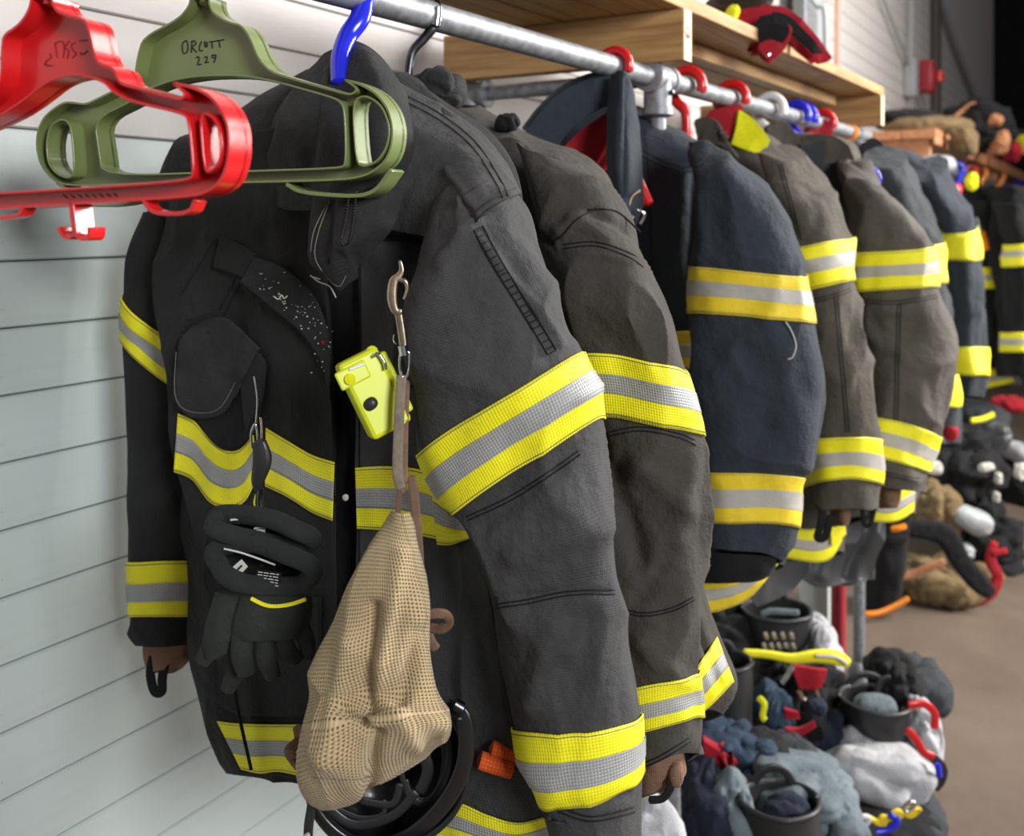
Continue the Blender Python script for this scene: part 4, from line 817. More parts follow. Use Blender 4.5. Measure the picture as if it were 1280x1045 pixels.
# mesh bag
MB = things('mesh_bag', 'tan mesh drawstring bag hanging from a leather strap on the nearest coat', 'bag', P(470, 1000, .97))
Mt = Tube([(494,640,501,640,{'th':.006}),(484,665,504,665,{'th':.012}),(466,702,512,700,{'th':.022}),(440,750,521,745,{'th':.032}),(416,790,527,790),(399,840,534,830),(396,872,540,862),(392,905,549,888,{'th':.05}),(384,945,557,903,{'th':.05}),(383,975,553,912,{'th':.045,'sag':6}),(390,995,540,920,{'th':.03,'sag':14}),(402,1002,528,930,{'th':.008,'sag':18})],
   D=.985, dl=.02, th=.030, seed=101., amp=(.009, .006, .0015), zs=.8, ex=.95, folds=[(500,690,470,870,9,.009),(468,760,462,880,10,-.012),(440,800,415,940,12,.009),(520,790,500,880,10,-.008),(465,905,500,890,8,.009),(430,890,470,920,8,-.012),(470,920,462,985,8,-.010),(500,900,520,930,12,.006),(410,930,440,970,18,.007)])
Mt.mesh('bag_cloth', 170, 190, 'tan_mesh_cloth', MB, cap='end')
strip([(500,612,.975),(498,628,.98),(497,650,.985)], 3.5, 'strap_leather', 'drawstring', MB)
seam(Mt, [(392,972),(440,975),(466,970)], MB, mat='thread_grey', r=.0006)
GS = things('leather_strap', 'worn leather strap with a gold snap hook clipped to the nearest coat', 'strap', P(505, 770, 1.03))
strip([(502,470,1.03),(500,500,1.025),(498,545,1.02),(497,590,1.015),(501,610,1.01)], 6.5, 'strap_light', 'strap_loop', GS)
strip([(508,476,1.05),(506,540,1.045),(505,600,1.04),(503,612,1.02)], 4.5, 'strap_leather', 'strap_loop', GS)
strip([(514,596,1.05),(518,620,1.045),(523,680,1.045),(526,740,1.045),(528,772,1.045)], 6, 'strap_leather', 'long_strap', GS)
strip([(530,790,1.04),(527,775,1.03),(537,768,1.02),(556,768,1.02),(561,778,1.03),(552,786,1.035),(536,786,1.04),(538,800,1.04),(545,811,1.04)], 6.5, 'strap_leather', 'end_loop', GS, flat=.3)
psweep([(500,326),(502,338),(498,346),(492,352),(490,372),(494,388),(502,390)], 1.03, [2, 3.5, 5, 6, 6.5, 5, 4], 'brass_metal', 'snap_hook', GS, flat=.55)
psweep([(500,350),(507,352),(509,362),(505,374)], 1.03, [3, 3.4, 2.5, 2], 'brass_metal', 'snap_gate', GS); psweep([(498,392),(501,410),(504,432)], 1.03, 5, 'brass_metal', 'metal_link', GS, flat=.35)
psweep([(503,432),(505,444)], 1.03, 6, 'chrome', 'swivel', GS, sub=2); psweep([(500,444),(500,462),(505,474),(511,464),(512,444),(508,438)], 1.03, 1.8, 'chrome', 'ring', GS)
psweep([(493,418),(492,426),(496,430)], 1.04, 1.2, 'chrome', 'split_ring', GS)
# yellow alarm
AL = things('personal_alarm', 'boxy lime yellow personal alarm clipped to the nearest coat front', 'alarm device', P(468, 540, 1.04))
ax = unit(np.array(P(487, 530, 1.05)) - np.array(P(449, 452, 1.05))); wx = unit(-(math.cos(.53)) * -Rv + .0 * Uv); wx = unit(np.cross(ax, Fv)); wx = unit(wx + .35 * Fv); dx_ = unit(np.cross(wx, ax)); M = np.stack([wx, ax, dx_], 1)
pc = P(466, 491, 1.055)
build('alarm_body', *box(pc, (.046, .088, .034), M), 'hazard_yellow_plastic', AL, smooth=False, bevel=.005)
sg = 1 if dx_ @ Fv < 0 else -1
fc_ = pc + dx_ * sg * .017
def on(px, py, up=.0):
    d = Fv + (px - CX) / F * Rv - (py - HY) / F * Uv; t = ((fc_ - CAM) @ dx_) / (d @ dx_); return CAM + t * d + dx_ * sg * up
blob('push_button', 463, 505, 9.5, 8, 1.036, .006, 'black_rubber', AL, amp=0, nu=24, nv=16, tilt=-.6)
q = on(441, 469); build('lens_panel', *box(q, (.034, .020, .004), M), 'hazard_yellow_plastic', AL, bevel=.002, smooth=False); q = on(437, 474); sweep([q, q + dx_ * sg * .005], .006, 'yellow_cloth', 'indicator_lamp', AL, sub=1)
sweep([on(436, 462, .003), on(455, 455, .003)], .0016, 'white_plastic', 'ridge', AL, sub=1)
build('side_rail', *box(pc + wx * (.026 if wx @ Rv > 0 else -.026), (.008, .070, .026), M), 'hazard_yellow_plastic', AL, bevel=.003, smooth=False)
psweep([(466,446),(472,442),(480,452),(482,462)], 1.04, 2, 'chrome', 'spring_clip', AL); psweep([(460,448),(464,438),(468,440)], 1.05, 6, 'hazard_yellow_plastic', 'clip_lug', AL, flat=.5)
# key clip on pocket
KC = things('key_clip', 'black key fob on a steel snap clip below the chest pocket', 'key clip', P(324, 630, 1.17))
psweep([(318,470),(322,500),(320,530)], 1.19, 1.6, 'chrome', 'clip_chain', KC); psweep([(326,522),(327,535),(327,548)], 1.18, 2, 'brass_metal', 'snap_pin', KC); psweep([(315,560),(314,542),(319,530),(322,545),(322,560)], 1.18, 1.7, 'chrome', 'carabiner', KC)
psweep([(324,552),(328,575),(322,602),(324,612)], 1.165, [9, 12, 8, 4], 'black_rubber', 'key_fob', KC, flat=.5); psweep([(326,612),(325,625),(327,640)], 1.165, 4, 'dark_metal', 'swivel_clip', KC); psweep([(320,618),(318,630),(324,640)], 1.17, 1.2, 'lime_strip', 'cord', KC)
# gloves
def cuff(cx_, cy_, rx, ry, rot, D, rpx, parent, seed):
    t = np.linspace(0, 2 * np.pi, 33)[:-1]; cr_, sr = math.cos(rot), math.sin(rot); rg = np.random.RandomState(seed)
    wob = 1 + .06 * np.sin(3 * t + seed) + .04 * np.sin(5 * t + 2 * seed); a, b = rx * np.cos(t) * wob, ry * np.sin(t) * wob
    pts = P(cx_ + a * cr_ - b * sr, cy_ + a * sr + b * cr_, np.full(32, D) + .012 * np.sin(2 * t)); o = sweep(pts, rpx * D / F, 'knit_black', 'cuff', parent, closed=True, sub=3, n=14)
    s_ = np.linspace(1, .05, 12)[:, None]; aa = a[None] * s_; bb = b[None] * s_; DD = D + .012 + .03 * np.sqrt(np.maximum(0, 1 - s_ ** 2)) + 0 * aa
    V = P(cx_ + aa * cr_ - bb * sr, cy_ + aa * sr + bb * cr_, DD).reshape(-1, 3); f = [q[::-1] for q in gridfaces(12, 32, True)]
    build('cuff_lining', V, f, 'liner_black', o, solid=.002); return o
G1 = things('fire_glove', 'upper black work glove, its cuff opening above the other', 'glove', P(320, 860, 1.14), 'pair of black work gloves clipped to the nearest coat')
G2 = things('fire_glove', 'lower black work glove with white care labels showing in its cuff', 'glove', P(340, 860, 1.12), 'pair of black work gloves clipped to the nearest coat')
cuff(325, 662, 62, 15, .20, 1.10, 12, G1, 1); cuff(327, 707, 62, 25, .20, 1.085, 12, G2, 2)
def label_quad(pts, D, parent, name='care_label', mat='label_white'): return build(name, P([p[0] for p in pts], [p[1] for p in pts], D), [(0, 1, 2, 3)], mat, parent, smooth=False, solid=.0006)
def lines(pts, D, parent, n, mat, wv=.7):
    a = np.array(pts, float); parts = []
    for i in range(n):
        t = (i + .8) / (n + .6); l = a[0] * (1 - t) + a[3] * t; r = a[1] * (1 - t) + a[2] * t; c = 0.08
        while c < .85:
            e = min(.93, c + random.uniform(.08, .22)); p, q = l + (r - l) * c, l + (r - l) * e; parts.append(psweep([tuple(p), tuple(q)], D - .0012, wv, '', '', raw=True, n=5, sub=1)); c = e + .05
    build('printed_text', *join(parts), mat, parent, kind='stuff')
Q = [(318,659),(332,657),(331,674),(315,671)]; label_quad(Q, 1.105, G1); lines(Q, 1.105, G1, 3, 'ink', .5)
psweep([(288,650),(305,649),(322,653)], 1.10, 1.4, 'label_white', 'trim_cord', G1); psweep([(334,673),(345,676),(365,684),(383,692)], 1.10, 1.5, 'label_white', 'trim_cord', G1)
Q = [(281,717),(302,699),(310,708),(292,727)]; label_quad(Q, 1.085, G2); lines(Q, 1.085, G2, 1, 'ink', 1.4)
Q = [(321,712),(352,716),(350,736),(316,730)]; label_quad(Q, 1.087, G2, mat='liner_black'); lines(Q, 1.085, G2, 5, 'label_white', .6)
psweep([(280,686),(305,692),(344,706)], 1.085, 1.3, 'label_white', 'trim_cord', G2); psweep([(298,720),(308,724),(318,729)], 1.082, 1.3, 'label_white', 'trim_cord', G2)
psweep([(314,748),(335,757),(360,756),(382,749)], 1.09, 2.6, 'lime_strip', 'piping', G2, flat=.5)
def hand(parent, palm, fingers, D, th):
    S = Tube(palm, D=D, th=th, seed=D * 9, amp=(.003, .003, .001)); o = S.mesh('palm', 56, 40, 'glove_leather', parent, cap=True)
    for f in fingers:
        o2 = psweep([(a, b, D - .006 + c) for a, b, c in f[0]], None, f[1], 'glove_leather', 'finger', parent, flat=.75, n=16)
hand(G1, [(272,740,340,748),(262,768,345,775),(258,800,318,800),(262,825,300,815)], [([(275,790,0),(262,812,-.004),(252,828,-.004)], [13, 12, 9]), ([(300,800,0),(294,838,0),(284,862,.004)], [12, 12, 9])], 1.135, .03)
hand(G2, [(300,745,388,745),(293,770,388,770),(292,790,385,788),(300,803,378,800)], [([(304,780,0),(302,815,-.006),(308,842,-.002)], [13, 14, 11]), ([(330,795,0),(333,822,-.008),(342,846,-.004)], [12, 13, 10]), ([(352,792,0),(360,815,-.006),(372,826,0)], [11, 12, 9]), ([(376,780,0),(384,805,0),(384,822,.004)], [10, 11, 8])], 1.115, .026)
# helmet
H = things('fire_helmet', 'black fire helmet hanging open side forward behind the tan mesh bag', 'helmet', P(490, 1060, 1.06))
rim_pts = [(560,884),(577,893),(583,920),(580,955),(565,990),(540,1022),(505,1048),(460,1058),(420,1040),(395,1008),(388,975)]
psweep([(a, b, 1.035 + .0004 * (580 - a)) for a, b in rim_pts], None, 10, 'black_plastic', 'rim_guard', H, flat=.35, n=16)
t = np.linspace(0, 2 * np.pi, 65)[:-1]; s_ = np.linspace(1, .03, 26)[:, None]; a, b = 98 * np.cos(t), 98 * np.sin(t)
V = P(484 + a[None] * s_, 958 + b[None] * s_, 1.05 + .09 * np.sqrt(np.maximum(0, 1 - s_ ** 2)) + 0 * a[None]).reshape(-1, 3); build('shell', V, [q[::-1] for q in gridfaces(26, 64, True)], 'black_plastic', H, solid=.006)
for pl_, r in (([(552,905),(562,935),(556,972),(534,1003),(514,997),(506,975)], 3), ([(500,960),(510,990),(530,1000),(548,985),(556,950),(550,915)], 2.2), ([(400,1000),(440,1030),(490,1020),(520,990)], 4), ([(450,1000),(490,1005),(500,980)], 3), ([(520,925),(535,960),(525,990)], 5), ([(420,1010),(450,1022),(478,1018),(480,1000)], 2)):
    psweep([(x, y, 1.075) for x, y in pl_], None, r * 1.6, 'black_rubber', 'suspension_strap', H, flat=.35)
psweep([(568,880),(578,886)], 1.03, 8, 'dark_metal', 'pivot', H, sub=2); psweep([(574,896),(574,898)], 1.02, 3.5, 'chrome', 'rivet', H, sub=1)
strip([(386,968,1.05),(390,1000,1.05),(386,1030,1.05),(385,1052,1.05)], 6, 'black_rubber', 'chin_strap', H); psweep([(383,1043),(386,1050)], 1.04, 4, 'label_white', 'strap_tip', H, sub=1)
psweep([(366,940),(375,960),(392,972)], 1.06, 3, 'thread_black', 'tangled_cord', H)
strip([(372,908,1.08),(374,925,1.07),(362,938,1.06),(368,950,1.06),(378,962,1.06)], 7, 'knit_tan', 'leather_tab', H, flat=.4)
# orange webbing inside coat
OW = things('rolled_webbing', 'orange rolled webbing tucked in the open front of the nearest coat', 'webbing', P(620, 968, 1.0))
psweep([(600,950),(618,956),(640,962)], 1.09, 11, 'orange_cloth', 'roll', OW); psweep([(615,936),(630,940),(648,944)], 1.095, 10, 'orange_cloth', 'roll', OW)
# ------------------------------------------------------------------ on the shelves
SB = things('rolled_sleeve', 'crimson and black glove cuffs with a lime edge lying over the shelf front', 'gloves', P(960, 70, 2.4))
for rows, D_c, m, nm, sd in (([[(920,14),(940,9),(962,10)],[(922,26),(942,26),(968,24)],[(930,44),(946,50),(988,36)],[(944,62),(960,78),(980,62)]], 2.36, 'red_cloth', 'cuff', 1.), ([[(950,20),(968,18),(982,28)],[(942,34),(962,36),(986,40)],[(944,48),(962,54),(980,52)]], 2.325, 'liner_black', 'cuff_opening', 2.), ([[(950,54),(962,50),(976,54)],[(948,60),(962,62),(978,60)],[(954,68),(962,74),(970,68)]], 2.31, 'red_cloth', 'cuff_fold', 3.),
  ([[(952,5),(985,11),(1012,33),(1041,71)],[(952,20),(980,28),(1004,48),(1036,76)],[(952,30),(975,42),(998,62),(1016,79)]], 2.5, 'red_cloth', 'cuff', 4.), ([[(962,13),(986,19),(1009,40),(1030,66)],[(962,25),(980,31),(1002,50),(1018,67)]], 2.455, 'liner_black', 'cuff_opening', 5.)):
    T = Patch(rows, D=D_c, seed=sd, amp=(.008,.006,.002)); T.mesh(nm, 40, 30, m, SB, solid=.02, drape=False)
blob('edge_cloth', 915, 18, 8, 12, 2.36, .02, 'yellow_cloth', SB, amp=.2, tilt=.5)
psweep([(960,68),(961,70)], 2.29, 3, 'chrome', 'snap_stud', SB, sub=1)
o = blob('folded_blanket', 925, 2, 40, 12, 2.7, .12, 'shell_slate', amp=.2); tag(o, 'dark grey folded cloth on the shelf behind the crimson cuffs', 'cloth')
o = blob('folded_trousers', 1160, 160, 50, 13, 5.6, .22, 'khaki_canvas', amp=.25, seed=4.); tag(o, 'brown folded canvas garment on the orange shelf', 'garment')
o = blob('folded_trousers', 1205, 178, 14, 20, 5.15, .10, 'khaki_canvas', amp=.25, seed=6.); tag(o, 'khaki garment leg hanging over the orange shelf edge', 'garment')
o = blob('folded_coat', 1130, 150, 38, 12, 5.8, .2, 'liner_black', amp=.25, seed=5.); tag(o, 'black folded garment at the near end of the orange shelf', 'garment')
DB = things('duffel_bag', 'black gear bag with orange brown panels standing on the orange shelf', 'bag', P(1225, 190, 6.4))
blob('bag_body', 1222, 160, 34, 30, 6.4, .3, 'liner_black', DB, amp=.2); blob('orange_panel', 1246, 176, 11, 17, 6.2, .12, 'orange_wood', DB, amp=.2); blob('top_panel', 1240, 152, 10, 8, 6.15, .1, 'orange_wood', DB, amp=.2); psweep([(1195,145),(1218,130),(1236,140)], 6.3, 3, 'orange_wood', 'handle', DB)
o = blob('red_pouch', 1264, 188, 8, 14, 6.8, .1, 'red_cloth', amp=.2); tag(o, 'red pouch beside the black and orange bag on the far shelf', 'pouch')
o = blob('lime_vest', 1277, 180, 6, 12, 7.0, .1, 'yellow_cloth', amp=.2); tag(o, 'lime yellow cloth on the far shelf at the frame edge', 'vest')
o = blob('black_bag', 1262, 172, 16, 10, 7.4, .2, 'liner_black', amp=.2); tag(o, 'black bundle behind the red pouch on the far shelf', 'bag')
o = blob('grey_roll', 1170, 206, 22, 12, 5.0, .08, 'grey_paint', amp=.1); tag(o, 'grey rounded roll hanging at the start of the far rail', 'roll')
# ------------------------------------------------------------------ floor gear, nearer pile
def boot(name, label, cx_, ytop, ybase, rx, D, tiltpx=0, mat='black_rubber', loops=True, group=None, lin=None, foot=True):
    r = things(name, label, 'boot', P(cx_, ybase, D)); R_ = rx * D / F * .9
    ln = {982: -6, 1094: 0, 967: 3, 912: -8}.get(cx_, 0)
    T = Tube([(cx_ - rx + ln, ytop, cx_ + rx + ln, ytop + tiltpx),(cx_ - rx * .93 + ln * .5, ytop + (ybase - ytop) * .3, cx_ + rx * .93 + ln * .5, ytop + (ybase - ytop) * .3 + tiltpx * .6),(cx_ - rx * .8, ytop + (ybase - ytop) * .65, cx_ + rx * .8, ytop + (ybase - ytop) * .65),(cx_ - rx * .85, ybase, cx_ + rx * .85, ybase)], D=D, th=R_, tilt=False, seed=D * 3, amp=(.006,.003,.001), ex=1.)
    T.mesh('shaft', 64, 50, mat, r, solid=.006)
    if foot: blob('foot', cx_ - rx * .2, ybase - 4, rx * 1.25, 24, D - R_ * .8, .09, mat, r, amp=.08, nu=36, nv=24)
    rm = T.pts(np.linspace(0, 1, 33)[:-1], np.zeros(32))[0]; sweep(rm, .006, mat, 'top_binding', r, closed=True, sub=2)
    if loops:
        for u in (.5,):
            c_ = T.P0(np.array([u + .25 - .09, u + .25 + .09]), np.array([.02, .02])); m_ = (c_[0] + c_[1]) / 2 + np.array([0, 0, .035 * rx / 45]); sweep([c_[0], c_[0] * .6 + m_ * .4 + [0,0,.012], m_, c_[1] * .6 + m_ * .4 + [0,0,.012], c_[1]], .010, mat, 'pull_loop', r, flat=.4)
    if lin: blob('lining', cx_, ytop + 14, rx * .6, 16, D, R_ * .5, lin, r, amp=.25, nu=32, nv=20)
    return r, T
def gear(name, label, cat, args, mat, **k): o = blob(name, *args, mat, **k); tag(o, label, cat); return o
boot('rubber_boot', 'black rubber boot in front, pale grey trousers rolled around it', 982, 1000, 1110, 48, 2.22, lin='navy_cloth', foot=False)
gear('bunker_trousers', 'pale blue grey trouser liner crumpled at the front of the gear pile', 'trousers', (982, 988, 80, 36, 2.38, .13), 'blue_grey_liner', amp=.45, fr=7, seed=2.)
gear('bunker_trousers', 'pale blue grey liner leg falling to the right of the front boot', 'trousers', (1045, 1050, 32, 70, 2.32, .10), 'blue_grey_liner', amp=.35, seed=3.)
gear('bunker_trousers', 'pale blue grey liner leg falling to the left of the front boot', 'trousers', (918, 1045, 28, 70, 2.28, .10), 'blue_grey_liner', amp=.35, seed=9.)
boot('rubber_boot', 'tall black rubber boot opening upward out of the white silver liner', 1094, 872, 932, 44, 2.66, lin='blue_grey_liner', tiltpx=4, foot=False)
gear('bunker_trousers', 'white silver trouser liner bunched round the tall black boot', 'trousers', (1094, 957, 68, 37, 2.60, .12), 'white_liner', amp=.35, fr=7, seed=5.)
gear('bunker_trousers', 'white silver liner bulge beneath the red suspenders', 'trousers', (1146, 915, 22, 42, 2.68, .12), 'white_liner', amp=.3, seed=6.)
gear('gear_bag', 'dark grey gear bag rim under the white liner on the floor', 'bag', (1100, 1008, 74, 20, 2.56, .16), 'shell_slate', amp=.2, fr=6, seed=3.)
gear('gear_bag', 'black gear bag base at the bottom right of the pile', 'bag', (1098, 1022, 72, 28, 2.52, .16), 'liner_black', amp=.25, seed=4.)
gear('rubber_boot', 'black boot toe leaning behind the tall boot, at the pile right end', 'boot', (1148, 856, 34, 30, 2.85, .12), 'shell_slate', amp=.18, seed=2.)
gear('rubber_boot', 'second black boot top folded between the tall boot and leaning toe', 'boot', (1116, 845, 26, 24, 2.80, .10), 'liner_black', amp=.35, seed=7.)
o = psweep([(1096,868),(1100,852),(1112,846)], 2.7, 3.5, 'black_rubber', 'boot_strap', flat=.5); tag(o, 'black pull strap arching above the tall boot', 'strap')
o = psweep([(1136,882),(1155,880),(1168,892),(1168,910)], 2.50, 5, 'red_plastic', 'red_suspender', flat=.5); tag(o, 'bright red suspender loop, upper one on the white liner', 'suspender')
o = psweep([(1134,912),(1146,926),(1154,940),(1166,946)], 2.48, 5, 'red_plastic', 'red_suspender', flat=.5); tag(o, 'bright red suspender strap, lower one on the white liner', 'suspender')
o = psweep([(1164,945),(1178,960),(1176,975),(1168,985)], 2.5, 6, 'dark_metal', 'buckle_strap', flat=.5); tag(o, 'dark strap with buckles at the pile right side', 'strap')
o = psweep([(1172,955),(1174,970)], 2.46, 4, 'blue_plastic', 'blue_clip', sub=1); tag(o, 'small blue clip on the bag side', 'clip')
RO = things('rope_bundle', 'yellow and blue rope with a steel carabiner at the pile bottom right', 'rope', P(1120, 1040, 2.3))
for i in range(4): psweep([(1088 + i * 6, 1022 + i * 3), (1102, 1030 - i * 3), (1120, 1014 + i * 3), (1138, 1020 - i * 3), (1150, 1010 + i)], 2.34, 3.2, 'amber_strip', 'rope', RO)
psweep([(1095,1040),(1112,1036),(1122,1026),(1112,1018)], 2.33, 4, 'blue_plastic', 'rope', RO); psweep([(1128,1010),(1138,1002),(1144,1006),(1134,1014),(1128,1010)], 2.33, 2.4, 'chrome', 'carabiner', RO)
psweep([(1060,1030),(1072,1022),(1086,1022),(1080,1032),(1064,1036)], 2.33, 3.6, 'label_white', 'snap_hook', RO)
r_, T_ = boot('rubber_boot', 'black rubber boot with gold lettering under the lime trimmed trousers', 967, 762, 850, 42, 3.0)
for yy, xs in ((795, (956, 966, 977, 988)), (808, (954, 963, 972, 981, 990))):
    for x in xs: psweep([(x, yy - 4), (x + 3, yy + 4)], 2.86, 2.6, 'gold_print', 'gold_lettering', r_, flat=.3, sub=1)
psweep([(952,768),(965,764),(998,766)], 2.88, 4, 'blue_grey_liner', 'liner_edge', r_, flat=.5)
gear('bunker_trousers', 'white liner beside the gold lettered boot, left of the red pole', 'trousers', (1022, 825, 24, 50, 3.02, .14), 'white_liner', amp=.3, seed=8.)
gear('bunker_trousers', 'black trousers bunched below the lime trim strip', 'trousers', (985, 868, 60, 48, 2.86, .2), 'liner_black', amp=.35, seed=2.)
LT = psweep([(930,816),(960,818),(990,823),(1020,820),(1045,822),(1060,830)], 2.72, [5, 5, 6, 8, 9, 6], 'lime_strip', 'trouser_cuff_trim', flat=.5); tag(LT, 'lime reflective trim lying across the middle of the gear pile', 'reflective trim')
sweep(pp([(1020,820),(1045,822),(1058,830)], 2.70), .005, 'pale_silver_strip', 'silver_strip', LT)
def cloth(name, label, cat, rows, D_c, m, sd=1., sl=.012, am=(.008,.007,.003)):
    T = Patch(rows, D=D_c, seed=sd, amp=am); o = T.mesh(name, 30, 24, m, None, solid=sl, drape=False); tag(o, label, cat); return o
cloth('suspender_pad', 'crimson suspender pad with brass clips below the lime trim', 'suspender', [[(988,831),(1010,834),(1034,837)],[(994,846),(1010,849),(1030,851)],[(999,860),(1010,862),(1023,861)]], 2.62, 'red_cloth')
o = psweep([(978,854),(986,842),(992,832)], 2.62, 3.4, 'chrome', 'trigger_clip'); tag(o, 'silver clip left of the crimson suspender pad', 'clip')
o = psweep([(999,864),(1002,872),(1007,876)], 2.60, 3.2, 'brass_metal', 'trigger_clip'); tag(o, 'brass clip under the crimson pad, left one', 'clip')
o = psweep([(1020,862),(1022,870)], 2.60, 3, 'brass_metal', 'trigger_clip', sub=1); tag(o, 'brass clip under the crimson pad, right one', 'clip')
gear('blue_pouch', 'small navy blue pouch below the brass clips', 'pouch', (1018, 882, 13, 10, 2.60, .03), 'blue_plastic', amp=.2).data.materials[0] = MATS['navy_cloth']
gear('denim_trousers', 'faded blue trousers with a yellow mark in the gear pile', 'trousers', (965, 890, 22, 30, 2.66, .09), 'denim_blue', amp=.35, seed=1.)
o = psweep([(948,872),(955,880),(953,895),(956,900)], 2.56, 4, 'yellow_cloth', 'yellow_marking', flat=.4); tag(o, 'yellow letter shaped marking on the blue trousers', 'marking')
cloth('red_strap', 'crimson strap end right of the blue trousers', 'strap', [[(980,886),(998,890)],[(982,898),(999,897)]], 2.58, 'red_cloth', 2.)
cloth('red_strap', 'lower crimson strap curving over the black bag', 'strap', [[(982,910),(1000,912),(1018,902)],[(988,920),(1003,920),(1020,908)]], 2.52, 'red_cloth', 3.)
gear('gear_bag', 'black gear bag in the middle of the pile under the crimson straps', 'bag', (1010, 905, 48, 36, 2.76, .16), 'navy_cloth', amp=.25, seed=5.)
boot('rubber_boot', 'large black boot in shade left of the blue trousers', 912, 826, 930, 34, 2.60)
gear('denim_trousers', 'dark navy trousers draped left behind the second coat hem', 'trousers', (905, 925, 40, 26, 2.50, .12), 'denim_blue', amp=.4, seed=3.)
cloth('red_flannel', 'red cloth corner left of the short black boot', 'cloth', [[(880,926),(892,934),(906,942)],[(880,942),(898,948),(922,952)],[(880,956),(892,960),(908,954)]], 2.36, 'red_cloth', 4., .03)
gear('rubber_boot', 'short black boot top with a blue lining below the navy trousers', 'boot', (955, 940, 32, 20, 2.44, .09), 'liner_black', amp=.2, seed=6.)
gear('blue_sock', 'blue lining bit inside the short black boot top', 'lining', (958, 934, 13, 6, 2.34, .03), 'denim_blue', amp=.2)
gear('grey_trousers', 'dark grey trousers right of the short black boot', 'trousers', (992, 944, 26, 24, 2.48, .10), 'shell_slate', amp=.3, seed=6.)
gear('gear_bag', 'black bag at the left of the pile behind the rack leg', 'bag', (880, 1010, 34, 60, 2.35, .15), 'navy_cloth', amp=.3, seed=8.)
gear('bunker_trousers', 'white liner at the frame bottom beneath the second coat sleeve', 'trousers', (806, 1040, 38, 40, 1.75, .12), 'white_liner', amp=.35, seed=12.)
gear('gear_bag', 'black bag in deep shade behind the amber coat hem', 'bag', (905, 815, 46, 60, 3.05, .15), 'liner_black', amp=.3, seed=18.)
# dark skirts and bin behind coats
T = Patch([[(962,652),(1010,668),(1050,655),(1108,645)],[(985,690),(1025,692),(1060,680),(1106,668)],[(1000,722),(1035,716),(1062,702),(1100,695)],[(1022,738),(1045,736),(1065,732),(1095,728)]], D=2.60, seed=4., amp=(.02,.016,.004), folds=[(1060,650,1030,720,9,.02),(1090,650,1065,725,7,-.02)])
o = T.mesh('rain_cover', 70, 60, 'grey_plastic_sheet', None, solid=.02, drape=False); tag(o, 'grey shiny folded rain cover hanging below the olive coat', 'rain cover')
T = Patch([[(925,700),(965,690),(1008,690)],[(925,730),(968,722),(1010,715)],[(945,756),(970,750),(992,742)]], D=2.5, seed=6., amp=(.02,.016,.004)); o = T.mesh('rain_cover', 50, 40, 'grey_plastic_sheet', None, solid=.02, drape=False); tag(o, 'grey shiny cover end beside the amber coat hem', 'rain cover')
# poles and panels behind
o = build('green_panel', *box(P(1019, 790, 3.6) + np.array([0, 0, .0]), (.04, .10, .9)), 'mint_paint', smooth=False); tag(o, 'pale green upright board behind the gear pile', 'board'); 
rp_ = P(1048, 800, 3.45); o = sweep([(rp_[0], rp_[1], 0.0), (rp_[0], rp_[1], .62)], .026, 'red_paint', 'red_pole', sub=1, n=18); tag(o, 'dark red upright pole standing left of the end rack leg', 'pole')
# ------------------------------------------------------------------ floor gear, far pile
BT = things('bunker_trousers', 'black trousers with orange cuff trim standing right of the end rack leg', 'trousers', P(1105, 765, 3.9))
T = Tube([(1086,640,1132,645),(1082,690,1130,700),(1080,740,1126,745),(1082,766,1120,758)], D=3.9, th=.10, seed=2., amp=(.012,.01,.003)); T.mesh('trouser_leg', 50, 50, 'liner_black', BT, solid=.004)
psweep([(1082,768),(1100,766),(1122,756),(1135,748)], 3.78, 4, 'orange_plastic', 'cuff_trim', BT, flat=.6); psweep([(1115,662),(1132,658)], 3.78, 4, 'orange_plastic', 'waist_trim', BT, flat=.6, sub=1)
gear('canvas_bag', 'brown canvas bag upright in the far pile', 'bag', (1168, 635, 22, 30, 4.2, .12), 'khaki_canvas', amp=.3, seed=1.)
gear('work_boots', 'brown leather boot lying at the base of the far pile', 'boot', (1168, 728, 46, 27, 4.05, .16), 'khaki_canvas', amp=.3, seed=3.)
o = psweep([(1125,722),(1150,714),(1180,702)], 3.9, 5, 'orange_wood', 'leather_strap', flat=.4); tag(o, 'tan leather strap lying over the brown boot', 'strap')
o = psweep([(1135,660),(1180,668),(1200,700),(1225,730),(1240,742)], 3.85, [11, 14, 13, 12, 8], 'liner_black', 'black_harness', flat=.3); tag(o, 'thick black harness strap sweeping over the brown boot', 'strap')
gear('black_backpack', 'big black pack in the middle of the far pile', 'bag', (1190, 590, 46, 62, 4.6, .25), 'liner_black', amp=.25, seed=3.)
gear('black_backpack', 'black pack on the right side of the far pile', 'bag', (1235, 680, 32, 38, 4.5, .2), 'liner_black', amp=.3, seed=4.)
gear('air_mask', 'rounded grey air mask lens between the two black packs', 'mask', (1214, 650, 27, 15, 4.1, .06), 'grey_plastic_sheet', amp=.08, tilt=.35).data.materials[0] = MATS['grey_paint']
gear('grey_cloth', 'small pale cloth below the grey mask lens', 'cloth', (1203, 688, 12, 9, 4.1, .05), 'grey_paint', amp=.25)
gear('khaki_trousers', 'khaki cloth edge between the mask and the red strap', 'cloth', (1230, 716, 20, 10, 4.3, .1), 'khaki_canvas', amp=.25, seed=8.)
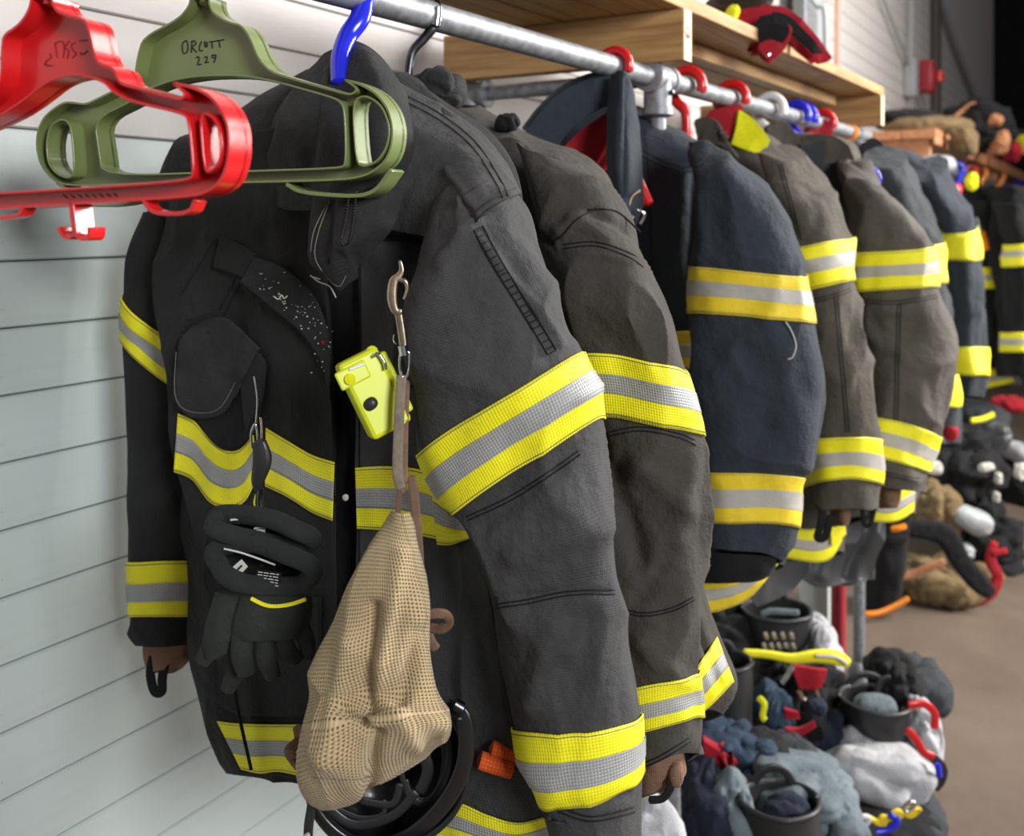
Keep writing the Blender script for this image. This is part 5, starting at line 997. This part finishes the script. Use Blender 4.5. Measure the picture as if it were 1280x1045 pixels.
o = psweep([(1243,678),(1238,700),(1247,720),(1240,740),(1226,750),(1220,754)], 3.95, [5, 7, 7, 7, 6, 4], 'red_dark_cloth', 'red_strap', flat=.5); tag(o, 'dark red strap hanging down at the right of the far pile', 'strap')
o = psweep([(1240,692),(1250,690),(1258,688)], 3.94, 4, 'red_dark_cloth', 'red_strap', flat=.5, sub=2); tag(o, 'short side tail of the dark red strap in the far pile', 'strap')
gear('red_tag', 'small bright red cloth below the slate coat sleeve', 'cloth', (1188, 540, 8, 10, 2.9, .02), 'red_cloth', amp=.2)
gear('fire_helmet', 'dark helmet with a lime edge at the top of the far pile', 'helmet', (1222, 525, 30, 24, 5.0, .2), 'shell_slate', amp=.15, seed=2.)
o = psweep([(1214,526),(1228,524),(1242,518)], 4.75, 3.5, 'lime_strip', 'lime_edge_trim'); tag(o, 'lime trim strip on the dark helmet of the far pile', 'reflective trim')
gear('grey_hood', 'grey rounded hood at the right of the dark helmet', 'hood', (1245, 545, 14, 18, 4.8, .1), 'grey_plastic_sheet', amp=.2)
gear('white_helmet', 'white object at the frame edge of the far pile', 'helmet', (1272, 565, 16, 12, 5.4, .15), 'white_liner', amp=.12)
for i, (x, y, rx, ry, d) in enumerate(((1233,584,8,5,'white tag on the big black pack, upper left one'), (1248,598,3.5,7,'white buckle right of the white tag, upper one'), (1246,622,3,6,'white buckle right of the pack, lower one'), (1166,585,10,9,'white cloth piece left in the far pile under the grey sleeve'), (1276,590,6,10,'white label at the frame edge in the far pile'))):
    gear('white_tag', d, 'tag', (x, y, rx, ry, 4.2, .02), 'label_white', amp=.3, sq=.55, seed=float(i))
gear('black_backpack', 'black pack at the frame edge of the far pile', 'bag', (1262, 610, 30, 60, 5.6, .3), 'liner_black', amp=.3, seed=9.)
gear('tan_bag', 'tan leather bag at the frame edge behind the far pile', 'bag', (1280, 645, 18, 30, 5.8, .2), 'khaki_canvas', amp=.2)
gear('red_cloth', 'dark red garment at the frame edge behind the far pile', 'cloth', (1262, 505, 18, 10, 5.6, .1), 'red_dark_cloth', amp=.3)
gear('black_backpack', 'black bulk hanging between both racks behind the dark blue coat', 'bag', (1150, 560, 40, 50, 5.0, .2), 'liner_black', amp=.3, seed=21.)
